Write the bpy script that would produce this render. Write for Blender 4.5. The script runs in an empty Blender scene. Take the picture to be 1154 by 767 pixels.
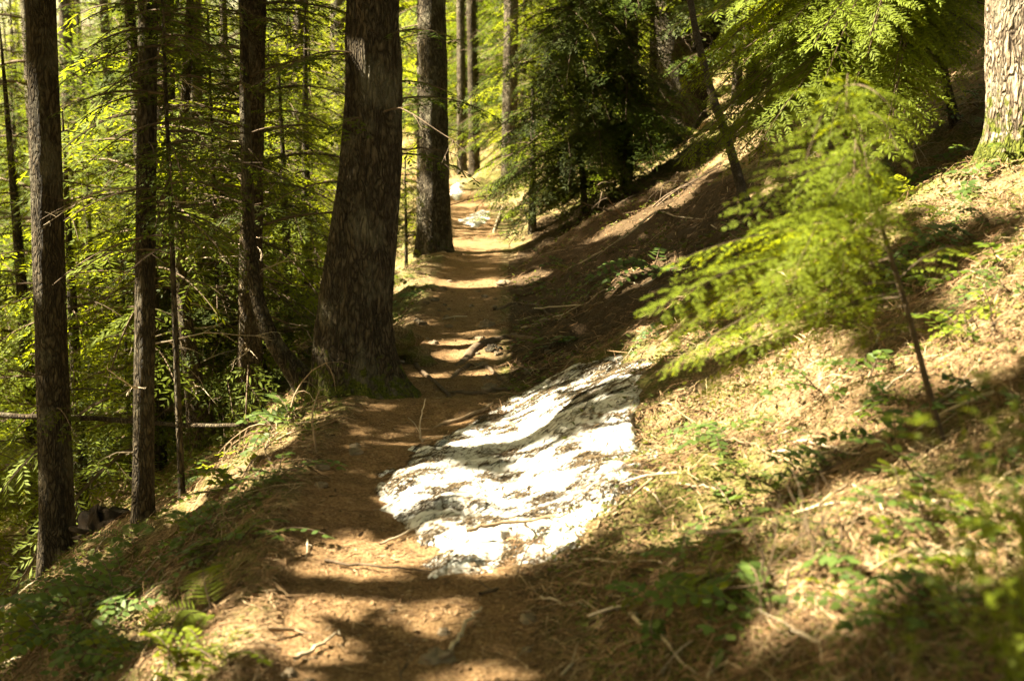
import bpy, math, random
import numpy as np
from mathutils import Vector, Matrix

# ------------------------------------------------------------------ camera, light, exposure
FPX, W0, H0 = 1585.0, 1154.0, 767.0
EYE = np.array([0.0, 0.0, 1.6])
PITCH = math.radians(9.4)
SUN = np.array([-0.71, 0.06, 0.68]); SUN /= np.linalg.norm(SUN)
EXPOSURE = 3.3

sc = bpy.context.scene
cam_d = bpy.data.cameras.new('camera')
cam = bpy.data.objects.new('camera', cam_d)
sc.collection.objects.link(cam)
cam.location = EYE
cam.rotation_euler = (math.pi/2 - PITCH, 0, 0)
cam_d.sensor_width = 36
cam_d.lens = FPX / W0 * 36
cam_d.clip_start = 0.05
cam_d.clip_end = 2000
cam_d.dof.use_dof = True
cam_d.dof.focus_distance = 8.8
cam_d.dof.aperture_fstop = 2.9
sc.camera = cam

world = bpy.data.worlds.new('World'); sc.world = world
world.use_nodes = True
nt = world.node_tree
for n in list(nt.nodes): nt.nodes.remove(n)
sky = nt.nodes.new('ShaderNodeTexSky'); sky.sky_type = 'NISHITA'; sky.sun_disc = False
sky.sun_elevation = math.asin(SUN[2]); sky.sun_rotation = math.atan2(SUN[0], SUN[1])
sky.air_density = 1.0; sky.dust_density = 3.0
tint = nt.nodes.new('ShaderNodeMix'); tint.data_type = 'RGBA'; tint.blend_type = 'MULTIPLY'
tint.inputs[0].default_value = 1.0
tint.inputs[7].default_value = (1.0, 0.80, 0.46, 1)
bg = nt.nodes.new('ShaderNodeBackground'); bg.inputs[1].default_value = 0.055
wo = nt.nodes.new('ShaderNodeOutputWorld')
nt.links.new(sky.outputs[0], tint.inputs[6]); nt.links.new(tint.outputs[2], bg.inputs[0])
nt.links.new(bg.outputs[0], wo.inputs[0])

sl = bpy.data.lights.new('sun', 'SUN'); sl.energy = 5.0; sl.angle = math.radians(0.55)
sl.color = (1.0, 0.895, 0.66)
so = bpy.data.objects.new('sun', sl); sc.collection.objects.link(so)
so.rotation_euler = Vector(SUN).to_track_quat('Z', 'Y').to_euler()

sc.view_settings.view_transform = 'Standard'; sc.view_settings.look = 'None'
sc.view_settings.gamma = 1; sc.view_settings.exposure = EXPOSURE
sc.render.engine = 'CYCLES'
cy = sc.cycles
cy.max_bounces = 6; cy.diffuse_bounces = 4; cy.glossy_bounces = 2; cy.transmission_bounces = 4
cy.transparent_max_bounces = 4; cy.caustics_reflective = False; cy.caustics_refractive = False
cy.sample_clamp_indirect = 8
cy.use_denoising = True
try: cy.denoiser = 'OPENIMAGEDENOISE'
except Exception: pass

# ------------------------------------------------------------------ helpers
R = np.random.default_rng(7)
random.seed(7)

def _hash(ix, iy, seed):
    n = (ix.astype(np.int64)*374761393 + iy.astype(np.int64)*668265263 + seed*974634777) & 0xffffffff
    n = ((n ^ (n >> 13)) * 1274126177) & 0xffffffff
    n = n ^ (n >> 16)
    return (n & 0xffff) / 65535.0

def vnoise(x, y, seed=0, per=None):
    x = np.asarray(x, float); y = np.asarray(y, float)
    x0 = np.floor(x); y0 = np.floor(y); fx = x-x0; fy = y-y0
    fx = fx*fx*(3-2*fx); fy = fy*fy*(3-2*fy)
    x1 = x0+1
    if per: x0 = np.mod(x0, per); x1 = np.mod(x1, per)
    a = _hash(x0, y0, seed); b = _hash(x1, y0, seed)
    c = _hash(x0, y0+1, seed); d = _hash(x1, y0+1, seed)
    return (a*(1-fx)+b*fx)*(1-fy) + (c*(1-fx)+d*fx)*fy - 0.5

def fbm(x, y, seed=0, o=3):
    s = 0; a = 1
    for i in range(o):
        s = s + a*vnoise(x*2**i, y*2**i, seed+i*17); a *= .5
    return s

def sstep(a, b, x):
    t = np.clip((x-a)/(b-a), 0, 1); return t*t*(3-2*t)

CY = [-6, 0, 3.9, 5.2, 6.6, 8.5, 12.8, 18, 23, 27, 34, 45, 70, 200]
CX = [-.10, -.12, -.30, -.46, -.50, -.42, -.40, -.46, -.70, -1.05, -2.6, -6, -14, -50]
def cxf(y): return np.interp(y, CY, CX)
def hwf(y): return np.interp(y, [0, 4, 6.6, 8.5, 12, 40], [.42, .41, .38, .32, .29, .34])

def H(x, y, micro=True):
    x = np.asarray(x, float); y = np.asarray(y, float)
    u = x - cxf(y); w = hwf(y)
    r = np.maximum(u-w, 0); l = np.maximum(-u-w, 0)
    zr = 0.62*r - 0.62*.35*(1-np.exp(-r/.35))
    zr = zr + 0.05*r*sstep(6, 20, r)
    zl = -(0.66*l - 0.66*.22*(1-np.exp(-l/.22)))
    zl = zl + .22*np.maximum(l-14, 0)
    z = zr + zl
    edge = sstep(0, .5, r) + sstep(0, .4, l)
    z = z + fbm(x/1.9+5, y/1.9, 3, 3)*.22*edge
    z = z + np.exp(-((l-.10)/.16)**2)*.018*(l > 0)          # soft berm at the outer edge of the tread
    z = z + .05*np.clip(u/w, -1, 1)*0
    z = z - .018*np.exp(-(u/(w*.7))**2)
    if micro:
        z = z + fbm(x/.42, y/.42, 11, 3)*(.026+.095*edge)
        z = z + fbm(x/.09, y/.09, 31, 2)*(.010+.030*edge)
    return z

cp, sp_ = math.cos(PITCH), math.sin(PITCH)
def project(P):
    P = np.atleast_2d(P) - EYE
    f = P[:, 1]*cp - P[:, 2]*sp_
    up = P[:, 1]*sp_ + P[:, 2]*cp
    f = np.where(f < .05, .05, f)
    return np.stack([W0/2 + FPX*P[:, 0]/f, H0/2 - FPX*up/f, f], 1)

def ray(px, py):
    a = (px-W0/2)/FPX; b = (H0/2-py)/FPX
    d = np.array([a, cp + b*sp_, -sp_ + b*cp]); return d/d[1]

def wp(px, py, d):            # world point on the ray at distance d ahead
    return EYE + ray(px, py)*d

def at(px, py, lo=1.0, hi=90):
    d = ray(px, py)
    t = np.concatenate([np.arange(lo, 20, .02), np.arange(20, hi, .1)])
    P = EYE + t[:, None]*d
    below = P[:, 2] < H(P[:, 0], P[:, 1], False)
    i = int(np.argmax(below)) if below.any() else len(t)-1
    p = P[i].copy(); p[2] = float(H(p[0], p[1])); return p

def onground(x, y, dz=0.0): return np.array([x, y, float(H(x, y))+dz])

def inpoly(x, y, poly):
    c = np.zeros(len(x), bool); n = len(poly)
    for i in range(n):
        x1, y1 = poly[i]; x2, y2 = poly[(i+1) % n]
        k = (y1 > y) != (y2 > y)
        with np.errstate(divide='ignore', invalid='ignore'):
            xi = (x2-x1)*(y-y1)/((y2-y1) if y2 != y1 else 1e-9) + x1
        c ^= k & (x < xi)
    return c

class MB:
    """collects quads/tris; built as one mesh"""
    def __init__(s): s.V = []; s.F = []; s.A = []; s.n = 0
    def add(s, V, F, a=None):
        V = np.asarray(V, float); F = np.asarray(F, int)
        if len(V) == 0: return
        s.V.append(V); s.F.append(F + s.n); s.n += len(V)
        s.A.append(np.full(len(V), .5) if a is None else np.broadcast_to(a, len(V)).astype(float))
    def quads(s, Q, a=None):   # Q: n,4,3
        n = len(Q)
        if n == 0: return
        s.add(Q.reshape(-1, 3), np.arange(4*n).reshape(-1, 4), None if a is None else np.repeat(a, 4))
    def tube(s, P, r, seg=5, a=.5, cap=True):
        P = np.asarray(P, float); n = len(P); r = np.broadcast_to(r, n)
        T = np.gradient(P, axis=0); T /= np.linalg.norm(T, axis=1)[:, None]+1e-9
        ref = np.array([0, 0, 1.]) if abs(T[0, 2]) < .8 else np.array([1., 0, 0])
        A = np.cross(T, ref); A /= np.linalg.norm(A, axis=1)[:, None]+1e-9
        B = np.cross(T, A)
        th = np.arange(seg)*2*math.pi/seg
        V = P[:, None] + r[:, None, None]*(np.cos(th)[None, :, None]*A[:, None] + np.sin(th)[None, :, None]*B[:, None])
        i = np.arange(n-1)[:, None]*seg; j = np.arange(seg)[None]
        F = np.stack([i+j, i+(j+1) % seg, i+seg+(j+1) % seg, i+seg+j], -1).reshape(-1, 4)
        s.add(V.reshape(-1, 3), F, a)
    def build(s, name, mat, parent=None, origin=None, smooth=False):
        if not s.V: return None
        V = np.concatenate(s.V); A = np.concatenate(s.A)
        if parent is not None: V = V - np.array(parent['o'])
        elif origin is not None: V = V - np.asarray(origin)
        me = bpy.data.meshes.new(name)
        q = [f for f in s.F if f.shape[1] == 4]; t = [f for f in s.F if f.shape[1] == 3]
        loops = np.concatenate([f.ravel() for f in q+t])
        nq = sum(len(f) for f in q); ntr = sum(len(f) for f in t)
        tot = np.concatenate([np.full(nq, 4), np.full(ntr, 3)])
        st = np.concatenate([[0], np.cumsum(tot)[:-1]])
        me.vertices.add(len(V)); me.vertices.foreach_set('co', V.ravel().astype('f'))
        me.loops.add(len(loops)); me.loops.foreach_set('vertex_index', loops.astype('i'))
        me.polygons.add(len(tot)); me.polygons.foreach_set('loop_start', st.astype('i'))
        me.polygons.foreach_set('loop_total', tot.astype('i'))
        me.polygons.foreach_set('use_smooth', np.full(len(tot), smooth))
        at_ = me.attributes.new('rnd', 'FLOAT', 'POINT'); at_.data.foreach_set('value', A.astype('f'))
        me.update(calc_edges=True); me.materials.append(mat)
        o = bpy.data.objects.new(name, me); sc.collection.objects.link(o)
        if parent is not None: o.parent = parent
        elif origin is not None: o.location = origin
        return o

def thing(name, label, cat, loc, group=None):
    o = bpy.data.objects.new(name, None); sc.collection.objects.link(o)
    o.empty_display_size = .1
    o.location = loc; o['o'] = [float(v) for v in loc]
    o['label'] = label; o['category'] = cat
    if group: o['group'] = group
    return o

def tag(o, label=None, cat=None, group=None, kind=None):
    if label: o['label'] = label
    if cat: o['category'] = cat
    if group: o['group'] = group
    if kind: o['kind'] = kind
    return o

def dup(root, loc, rotz=0, s=1, label=None, group=None, tilt=(0, 0)):
    r = root.copy(); sc.collection.objects.link(r)
    r.location = loc; r.rotation_euler = (tilt[0], tilt[1], rotz); r.scale = (s, s, s)
    if label: r['label'] = label
    if group: r['group'] = group
    for ch in list(root.children):
        c = ch.copy(); sc.collection.objects.link(c); c.parent = r
    return r

# ------------------------------------------------------------------ materials
def mat(name):
    m = bpy.data.materials.new(name); m.use_nodes = True
    n = m.node_tree.nodes; l = m.node_tree.links
    for x in list(n): n.remove(x)
    out = n.new('ShaderNodeOutputMaterial')
    return m, n, l, out
def ramp(n, stops):
    r = n.new('ShaderNodeValToRGB'); e = r.color_ramp.elements
    while len(e) < len(stops): e.new(.5)
    for i, (p, c) in enumerate(stops):
        e[i].position = p; e[i].color = (*c, 1) if len(c) == 3 else c
    return r
def noise(n, l, vec, scale, detail=4, rough=.55):
    t = n.new('ShaderNodeTexNoise'); t.inputs['Scale'].default_value = scale
    t.inputs['Detail'].default_value = detail; t.inputs['Roughness'].default_value = rough
    if vec is not None: l.new(vec, t.inputs['Vector'])
    return t
def coords(n, l, scale=(1, 1, 1), kind='Object'):
    tc = n.new('ShaderNodeTexCoord'); mp = n.new('ShaderNodeMapping'); mp.inputs['Scale'].default_value = scale
    l.new(tc.outputs[kind], mp.inputs[0]); return mp.outputs[0]
def mixc(n, l, f, a, b, mode='MIX'):
    m = n.new('ShaderNodeMix'); m.data_type = 'RGBA'; m.blend_type = mode
    for s, v in ((0, f), (6, a), (7, b)):
        if hasattr(v, 'links'): l.new(v, m.inputs[s])
        else: m.inputs[s].default_value = v if not isinstance(v, tuple) or len(v) == 4 else (*v, 1)
    return m.outputs[2]
def attr(n, name):
    a = n.new('ShaderNodeAttribute'); a.attribute_name = name; return a.outputs['Fac']
def bump(n, l, h, dist, strength=1.0, nrm=None):
    b = n.new('ShaderNodeBump'); b.inputs['Distance'].default_value = dist; b.inputs['Strength'].default_value = strength
    l.new(h, b.inputs['Height'])
    if nrm is not None: l.new(nrm, b.inputs['Normal'])
    return b.outputs[0]
def principled(n, l, out, col, rough=.8, nrm=None, spec=.3):
    p = n.new('ShaderNodeBsdfPrincipled')
    if hasattr(col, 'links'): l.new(col, p.inputs['Base Color'])
    else: p.inputs['Base Color'].default_value = (*col, 1)
    p.inputs['Roughness'].default_value = rough
    p.inputs['Specular IOR Level'].default_value = spec
    if nrm is not None: l.new(nrm, p.inputs['Normal'])
    if out is not None: l.new(p.outputs[0], out.inputs[0])
    return p

def leaf_mat(name, lo, hi, trans, rough=.65, f=.45, spec=.15, dead=None):
    m, n, l, out = mat(name)
    a = attr(n, 'rnd')
    stops = [(0, lo), (.75, hi)]
    if dead: stops += [(.965, hi), (.985, dead)]
    r = ramp(n, stops); l.new(a, r.inputs[0])
    p = principled(n, l, None, r.outputs[0], rough, None, spec)
    t = n.new('ShaderNodeBsdfTranslucent')
    r2 = ramp(n, [(0, tuple(c*.6 for c in trans)), (1, trans)]); l.new(a, r2.inputs[0])
    l.new(r2.outputs[0], t.inputs[0])
    mx = n.new('ShaderNodeMixShader'); mx.inputs[0].default_value = f
    l.new(p.outputs[0], mx.inputs[1]); l.new(t.outputs[0], mx.inputs[2]); l.new(mx.outputs[0], out.inputs[0])
    return m

M = {}
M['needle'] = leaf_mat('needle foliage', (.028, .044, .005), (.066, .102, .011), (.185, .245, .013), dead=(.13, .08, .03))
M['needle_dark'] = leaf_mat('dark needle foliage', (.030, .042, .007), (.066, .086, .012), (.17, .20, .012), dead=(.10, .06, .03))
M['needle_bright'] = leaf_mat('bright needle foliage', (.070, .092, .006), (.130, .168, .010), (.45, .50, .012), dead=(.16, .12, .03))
M['broad'] = leaf_mat('broad leaf', (.035, .065, .014), (.085, .125, .025), (.20, .28, .03), rough=.55, f=.35, spec=.18)
M['broad_bright'] = leaf_mat('yellow green leaf', (.08, .11, .010), (.14, .17, .014), (.33, .36, .014), rough=.4, f=.45)
M['cover'] = leaf_mat('ground cover leaf', (.04, .055, .010), (.12, .13, .022), (.16, .18, .02), rough=.6, f=.25, dead=(.18, .12, .05))

def bark_mat(name, dark, mid, light, lichen=.0, sc_=1.0, moss=True):
    m, n, l, out = mat(name)
    v = coords(n, l, (1, 1, .30))
    n1 = noise(n, l, v, 34*sc_, 7, .68)
    vo = n.new('ShaderNodeTexVoronoi'); vo.feature = 'DISTANCE_TO_EDGE'; vo.inputs['Scale'].default_value = 30*sc_
    wv = n.new('ShaderNodeVectorMath'); wv.operation = 'ADD'
    l.new(v, wv.inputs[0])
    ns = noise(n, l, v, 9*sc_, 3); sm = n.new('ShaderNodeVectorMath'); sm.operation = 'SCALE'; sm.inputs['Scale'].default_value = .22
    l.new(ns.outputs['Color'], sm.inputs[0]); l.new(sm.outputs[0], wv.inputs[1]); l.new(wv.outputs[0], vo.inputs['Vector'])
    vr = ramp(n, [(0, (.12, .12, .12)), (.26, (1, 1, 1))]); l.new(vo.outputs['Distance'], vr.inputs[0])
    r1 = ramp(n, [(.3, dark), (.5, mid), (.72, light)]); l.new(n1.outputs[0], r1.inputs[0])
    col = mixc(n, l, vr.outputs[0], tuple(c*.6 for c in dark), r1.outputs[0])
    v2 = coords(n, l, (1, 1, .6)); n2 = noise(n, l, v2, 5, 5, .6)
    lr = ramp(n, [(.52, (0, 0, 0)), (.64, (lichen, lichen, lichen))]); l.new(n2.outputs[0], lr.inputs[0])
    col = mixc(n, l, lr.outputs[0], col, (.24, .22, .15))
    if moss:
        n3 = noise(n, l, coords(n, l), 18, 5, .6)
        ad = n.new('ShaderNodeMath'); ad.operation = 'MULTIPLY'; ad.inputs[1].default_value = 1.0
        a = attr(n, 'rnd'); l.new(a, ad.inputs[0])
        ad2 = n.new('ShaderNodeMath'); ad2.operation = 'ADD'; l.new(ad.outputs[0], ad2.inputs[0]); l.new(n3.outputs[0], ad2.inputs[1])
        mr = ramp(n, [(.93, (0, 0, 0)), (1.0, (1, 1, 1))])
        mr.color_ramp.elements[0].position = .90
        l.new(ad2.outputs[0], mr.inputs[0])
        ms = noise(n, l, coords(n, l), 90, 3)
        mc = ramp(n, [(.3, (.03, .04, .006)), (.7, (.12, .13, .015))]); l.new(ms.outputs[0], mc.inputs[0])
        col = mixc(n, l, mr.outputs[0], col, mc.outputs[0])
    hm = n.new('ShaderNodeMath'); hm.operation = 'MULTIPLY'; l.new(vr.outputs[0], hm.inputs[0]); l.new(n1.outputs[0], hm.inputs[1])
    nr = bump(n, l, hm.outputs[0], .05, 1.0)
    fine = noise(n, l, coords(n, l, (1, 1, .4)), 150, 3)
    nr = bump(n, l, fine.outputs[0], .004, .8, nr)
    principled(n, l, out, col, .9, nr, .15)
    return m
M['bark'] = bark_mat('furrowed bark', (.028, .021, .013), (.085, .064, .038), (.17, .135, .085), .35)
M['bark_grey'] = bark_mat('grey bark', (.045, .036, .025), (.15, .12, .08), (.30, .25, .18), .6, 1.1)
M['bark_sunlit'] = bark_mat('sun-lightened flaking bark', (.035, .024, .016), (.36, .27, .18), (.72, .63, .50), .45, 1.0)  # bark colour lightened so the right trunk reads as sunlit
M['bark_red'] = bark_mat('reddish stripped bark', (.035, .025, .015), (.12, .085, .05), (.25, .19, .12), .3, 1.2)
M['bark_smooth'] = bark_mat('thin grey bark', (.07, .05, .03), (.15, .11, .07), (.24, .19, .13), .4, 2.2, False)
def simple(name, lo, hi, scale=20, rough=.85, bd=.004, spec=.2):
    m, n, l, out = mat(name)
    v = coords(n, l); a = noise(n, l, v, scale, 5, .6)
    r = ramp(n, [(.3, lo), (.7, hi)]); l.new(a.outputs[0], r.inputs[0])
    principled(n, l, out, r.outputs[0], rough, bump(n, l, a.outputs[0], bd, .8), spec); return m
M['twig'] = simple('twig wood', (.05, .034, .02), (.13, .09, .055), 30)
M['twig_pale'] = simple('bleached dead wood', (.26, .20, .13), (.46, .38, .27), 30)
M['stick'] = simple('fallen stick wood', (.12, .08, .045), (.28, .20, .12), 25)
M['stone'] = simple('stone', (.09, .065, .04), (.22, .17, .11), 9, .85, .01)
M['rotten'] = simple('dark rotten wood', (.012, .009, .006), (.045, .03, .018), 14, .95, .02)
def strip_mat(name, cols, rough=.85):
    m, n, l, out = mat(name)
    r = ramp(n, cols); l.new(attr(n, 'rnd'), r.inputs[0])
    principled(n, l, out, r.outputs[0], rough, None, .15); return m
M['litter'] = strip_mat('dry needles and twigs', [(0, (.045, .028, .015)), (.3, (.13, .074, .036)), (.7, (.24, .15, .078)), (1, (.46, .36, .22))])
M['debris'] = strip_mat('debris', [(0, (.02, .015, .008)), (.6, (.060, .040, .020)), (1, (.13, .09, .045))])
M['moss'] = leaf_mat('moss', (.05, .06, .006), (.14, .16, .015), (.14, .17, .01), f=.15, rough=.9, spec=.1)

def ground_mat():
    m, n, l, out = mat('forest floor')
    v = coords(n, l)
    tr = attr(n, 'rnd')       # 1 on the tread
    big = noise(n, l, v, 1.1, 4, .6); med = noise(n, l, v, 9, 6, .65); fin = noise(n, l, v, 85, 6, .7)
    pc = ramp(n, [(.30, (.080, .050, .024)), (.48, (.17, .102, .048)), (.62, (.29, .195, .10)), (.78, (.48, .36, .21))]); l.new(fin.outputs[0], pc.inputs[0])
    pm = ramp(n, [(.3, (.62, .58, .54)), (.65, (1.15, 1.12, 1.1))]); l.new(med.outputs[0], pm.inputs[0])
    path = mixc(n, l, 1.0, pc.outputs[0], pm.outputs[0], 'MULTIPLY')
    sc1 = ramp(n, [(.28, (.035, .026, .013)), (.48, (.15, .108, .055)), (.62, (.32, .24, .135)), (.76, (.52, .43, .28))]); l.new(fin.outputs[0], sc1.inputs[0])
    slope = mixc(n, l, 1.0, sc1.outputs[0], pm.outputs[0], 'MULTIPLY')
    mossc = ramp(n, [(.3, (.028, .034, .007)), (.7, (.115, .115, .020))]); l.new(fin.outputs[0], mossc.inputs[0])
    mf = ramp(n, [(.475, (0, 0, 0)), (.58, (.85, .85, .85))]); 
    mm = n.new('ShaderNodeMath'); mm.operation = 'MULTIPLY_ADD'; mm.inputs[1].default_value = .55
    l.new(med.outputs[0], mm.inputs[0]); 
    hb = n.new('ShaderNodeMath'); hb.operation = 'MULTIPLY'; hb.inputs[1].default_value = .48; l.new(big.outputs[0], hb.inputs[0])
    l.new(hb.outputs[0], mm.inputs[2]); l.new(mm.outputs[0], mf.inputs[0])
    slope = mixc(n, l, mf.outputs[0], slope, mossc.outputs[0])
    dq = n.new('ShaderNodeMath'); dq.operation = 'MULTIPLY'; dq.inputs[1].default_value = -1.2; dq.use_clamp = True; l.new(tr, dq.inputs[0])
    duff_shade = ramp(n, [(.3, (.018, .012, .007)), (.55, (.060, .038, .020)), (.78, (.17, .115, .060))]); l.new(fin.outputs[0], duff_shade.inputs[0])  # dark duff, with the bank's shade also put into its colour
    slope = mixc(n, l, dq.outputs[0], slope, duff_shade.outputs[0])
    edge = n.new('ShaderNodeMath'); edge.operation = 'MULTIPLY_ADD'; edge.inputs[1].default_value = .5
    l.new(med.outputs[0], edge.inputs[0]); l.new(tr, edge.inputs[2])
    er = ramp(n, [(.62, (0, 0, 0)), (.86, (1, 1, 1))]); l.new(edge.outputs[0], er.inputs[0])
    col = mixc(n, l, er.outputs[0], slope, path)
    nr = bump(n, l, fin.outputs[0], .012, .8); nr = bump(n, l, med.outputs[0], .03, .5, nr)
    principled(n, l, out, col, .95, nr, .1); return m
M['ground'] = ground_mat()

def snow_mat():
    m, n, l, out = mat('old snow')
    v = coords(n, l); big = noise(n, l, v, 5, 5, .65); fin = noise(n, l, v, 40, 6, .72); gr = noise(n, l, v, 260, 3)
    mu = n.new('ShaderNodeMath'); mu.operation = 'MULTIPLY_ADD'; mu.inputs[1].default_value = .5
    l.new(big.outputs[0], mu.inputs[0])
    h2 = n.new('ShaderNodeMath'); h2.operation = 'MULTIPLY'; h2.inputs[1].default_value = .5; l.new(fin.outputs[0], h2.inputs[0]); l.new(h2.outputs[0], mu.inputs[2])
    dr = ramp(n, [(.385, (.055, .035, .018)), (.43, (.30, .24, .17)), (.475, (.58, .56, .51)), (.60, (.72, .70, .66))]); l.new(mu.outputs[0], dr.inputs[0])
    nr = bump(n, l, fin.outputs[0], .02, .7); nr = bump(n, l, gr.outputs[0], .003, .6, nr)
    p = principled(n, l, out, dr.outputs[0], .6, nr, .3)
    p.inputs['Subsurface Weight'].default_value = .0
    return m
M['snow'] = snow_mat()

# ------------------------------------------------------------------ ground
def build_ground():
    def axis(lims, d0, g):
        a = [0.0]; d = d0
        while a[-1] < lims: a.append(a[-1]+d); d = d0 + max(0, a[-1]-g[0])*g[1]
        return np.array(a)
    yp = axis(260, .028, (9, .012)); ym = -axis(14, .06, (2, .05))[1:][::-1]
    ys = np.concatenate([ym, yp])
    # finer between 3 and 9 m through the base step
    up = axis(150, .022, (2.2, .022)); us = np.concatenate([-up[1:][::-1], up])
    Y, U = np.meshgrid(ys, us, indexing='ij')
    X = U + cxf(Y)
    Z = H(X, Y)
    V = np.stack([X, Y, Z], -1).reshape(-1, 3)
    ny, nx = Y.shape
    i = np.arange(ny-1)[:, None]*nx + np.arange(nx-1)[None]
    F = np.stack([i, i+1, i+nx+1, i+nx], -1).reshape(-1, 4)
    w = hwf(Y); tr = 1 - sstep(-.06, .16, np.abs(U) - w)
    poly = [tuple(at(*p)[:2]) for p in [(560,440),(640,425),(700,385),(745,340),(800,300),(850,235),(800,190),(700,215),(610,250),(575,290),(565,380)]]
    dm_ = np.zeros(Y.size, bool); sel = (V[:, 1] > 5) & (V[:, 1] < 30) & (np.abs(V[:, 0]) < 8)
    dm_[sel] = inpoly(V[sel, 0]+.25*fbm(V[sel, 0]*2, V[sel, 1]*2, 4), V[sel, 1]+.4*fbm(V[sel, 0]*2, V[sel, 1]*2, 5), poly)  # bank patch that gets the duff colour and its painted shade
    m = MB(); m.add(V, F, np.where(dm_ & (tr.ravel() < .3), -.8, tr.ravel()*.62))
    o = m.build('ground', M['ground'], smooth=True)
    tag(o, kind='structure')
build_ground()

# ------------------------------------------------------------------ chosen sun spots; leaves in the sun's way are cut out
LIT = [
 [(735,585),(800,520),(960,440),(1010,470),(880,540),(790,605)],
 [(505,650),(535,590),(570,555),(640,505),(700,470),(740,440),(800,395),(860,365),(935,360),(965,400),(950,440),(880,500),(800,540),(745,560),(690,610),(600,655),(540,665)],
 [(318,645),(340,618),(385,600),(470,598),(520,610),(500,640),(430,652),(380,662),(330,660)],
 [(425,700),(455,682),(520,672),(560,690),(545,712),(470,720)],
 [(330,695),(350,680),(385,690),(372,712),(340,715)],
 [(985,420),(1060,365),(1154,290),(1180,310),(1154,330),(1080,395),(1010,440)],
 [(1035,235),(1100,190),(1200,130),(1220,250),(1120,250),(1070,262)],
 [(690,640),(700,600),(780,555),(830,560),(800,600),(745,635)],
 [(470,388),(500,376),(560,372),(575,392),(560,410),(500,408)],
 [(490,322),(520,312),(562,308),(566,320),(530,330)],
 [(505,268),(560,262),(562,270),(510,274)],
 [(180,582),(215,550),(300,480),(335,470),(325,500),(245,555),(205,588)],
 [(795,120),(830,95),(870,80),(868,130),(820,150)],
 [(440,270),(500,300),(480,350),(440,330)],
 [(430,560),(425,545),(470,525),(480,540),(450,575)],
 [(190,767),(230,690),(270,660),(290,690),(250,767)],
 [(860,700),(880,650),(930,620),(960,640),(900,690)],
 [(1000,540),(1050,500),(1090,520),(1040,560)],
 [(600,560),(560,500),(600,455),(640,440),(650,470)],
 [(640,445),(700,405),(745,360),(760,380),(720,430)],
]
DAPPLE = [([(640,440),(760,380),(1154,300),(1250,767),(640,767),(560,700)], .17),
          ([(560,655),(600,450),(520,480),(430,530),(425,570),(480,650)], -.05),
          ([(280,767),(300,600),(560,655),(640,767)], .20),
          ([(420,410),(300,600),(60,640),(200,500),(330,430)], .24), ([(0,640),(280,640),(240,800),(0,800)], .26),
          ([(820,230),(1154,130),(1200,320),(900,400)], .12)]
TUBES = []   # (point, radius)
def tube(px, py, d, r): TUBES.append((wp(px, py, d), r))

def lit_mask(P):
    """True where a leaf at P would shade a spot chosen to be sunlit"""
    t = (P[:, 2]-0)/SUN[2]
    for _ in range(26):
        G = P - SUN*t[:, None]
        t = t + .55*((G[:, 2]-H(G[:, 0], G[:, 1], False))/SUN[2])
    G = P - SUN*t[:, None]
    pr = project(G)
    x, y = pr[:, 0], pr[:, 1]
    x = x + 14*vnoise(G[:, 0]*7, G[:, 1]*7, 91)*2; y = y + 10*vnoise(G[:, 0]*7, G[:, 1]*7, 92)*2
    k = np.zeros(len(P), bool)
    for poly in LIT: k |= inpoly(x, y, poly)
    dp = fbm(G[:, 0]/.55+.3*G[:, 1], G[:, 1]/.38, 93, 2)
    for poly, th_ in DAPPLE: k |= inpoly(x, y, poly) & (dp > th_)
    for q, r in TUBES:
        d = P - q; s = d @ SUN; e = np.linalg.norm(d - s[:, None]*SUN, axis=1)
        k |= (e < r) & (s > -.2)
    return k

for a in [(1140,40,7.2,.5),(1130,120,7.2,.45),(1150,-60,7.2,.6),(1060,80,7.6,.22),(960,60,5.5,.45),(900,130,5.0,.4),(1000,100,5.5,.35),
          (940,180,4.2,.3),(850,330,3.6,.3),(780,350,3.7,.3),(890,300,3.6,.3),(950,120,3.6,.3),(490,85,8.6,.22),(45,340,7.8,.16),(370,240,8.5,.16),
          (350,290,8.5,.1),(270,420,10.0,.22),(335,180,13,.3),(335,90,13,.3),(330,280,13,.25),(520,130,24,.8),(520,60,24,.8),
          (490,200,15,.2),(620,180,13.5,.35),(600,100,13.5,.5),(700,60,14,.5),(660,140,13,.3),(1050,120,7.6,.2),(690,270,9.5,.3),(225,470,10.5,.2),(760,50,19,.4),
          (120,180,11,.9),(230,250,11,.6),(300,320,11,.5),(60,420,12,.8),(1120,560,2.3,.12),(1080,480,2.4,.12),(1120,620,2.2,.12),(235,668,4.6,.14),(215,745,4.0,.18)]:
    tube(*a)

# ------------------------------------------------------------------ foliage
def bez(A, B, sag, n, up=.0):
    t = np.linspace(0, 1, n)[:, None]
    P = A*(1-t) + B*t
    P[:, 2] += (4*t[:, 0]*(1-t[:, 0]))*sag
    return P

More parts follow.
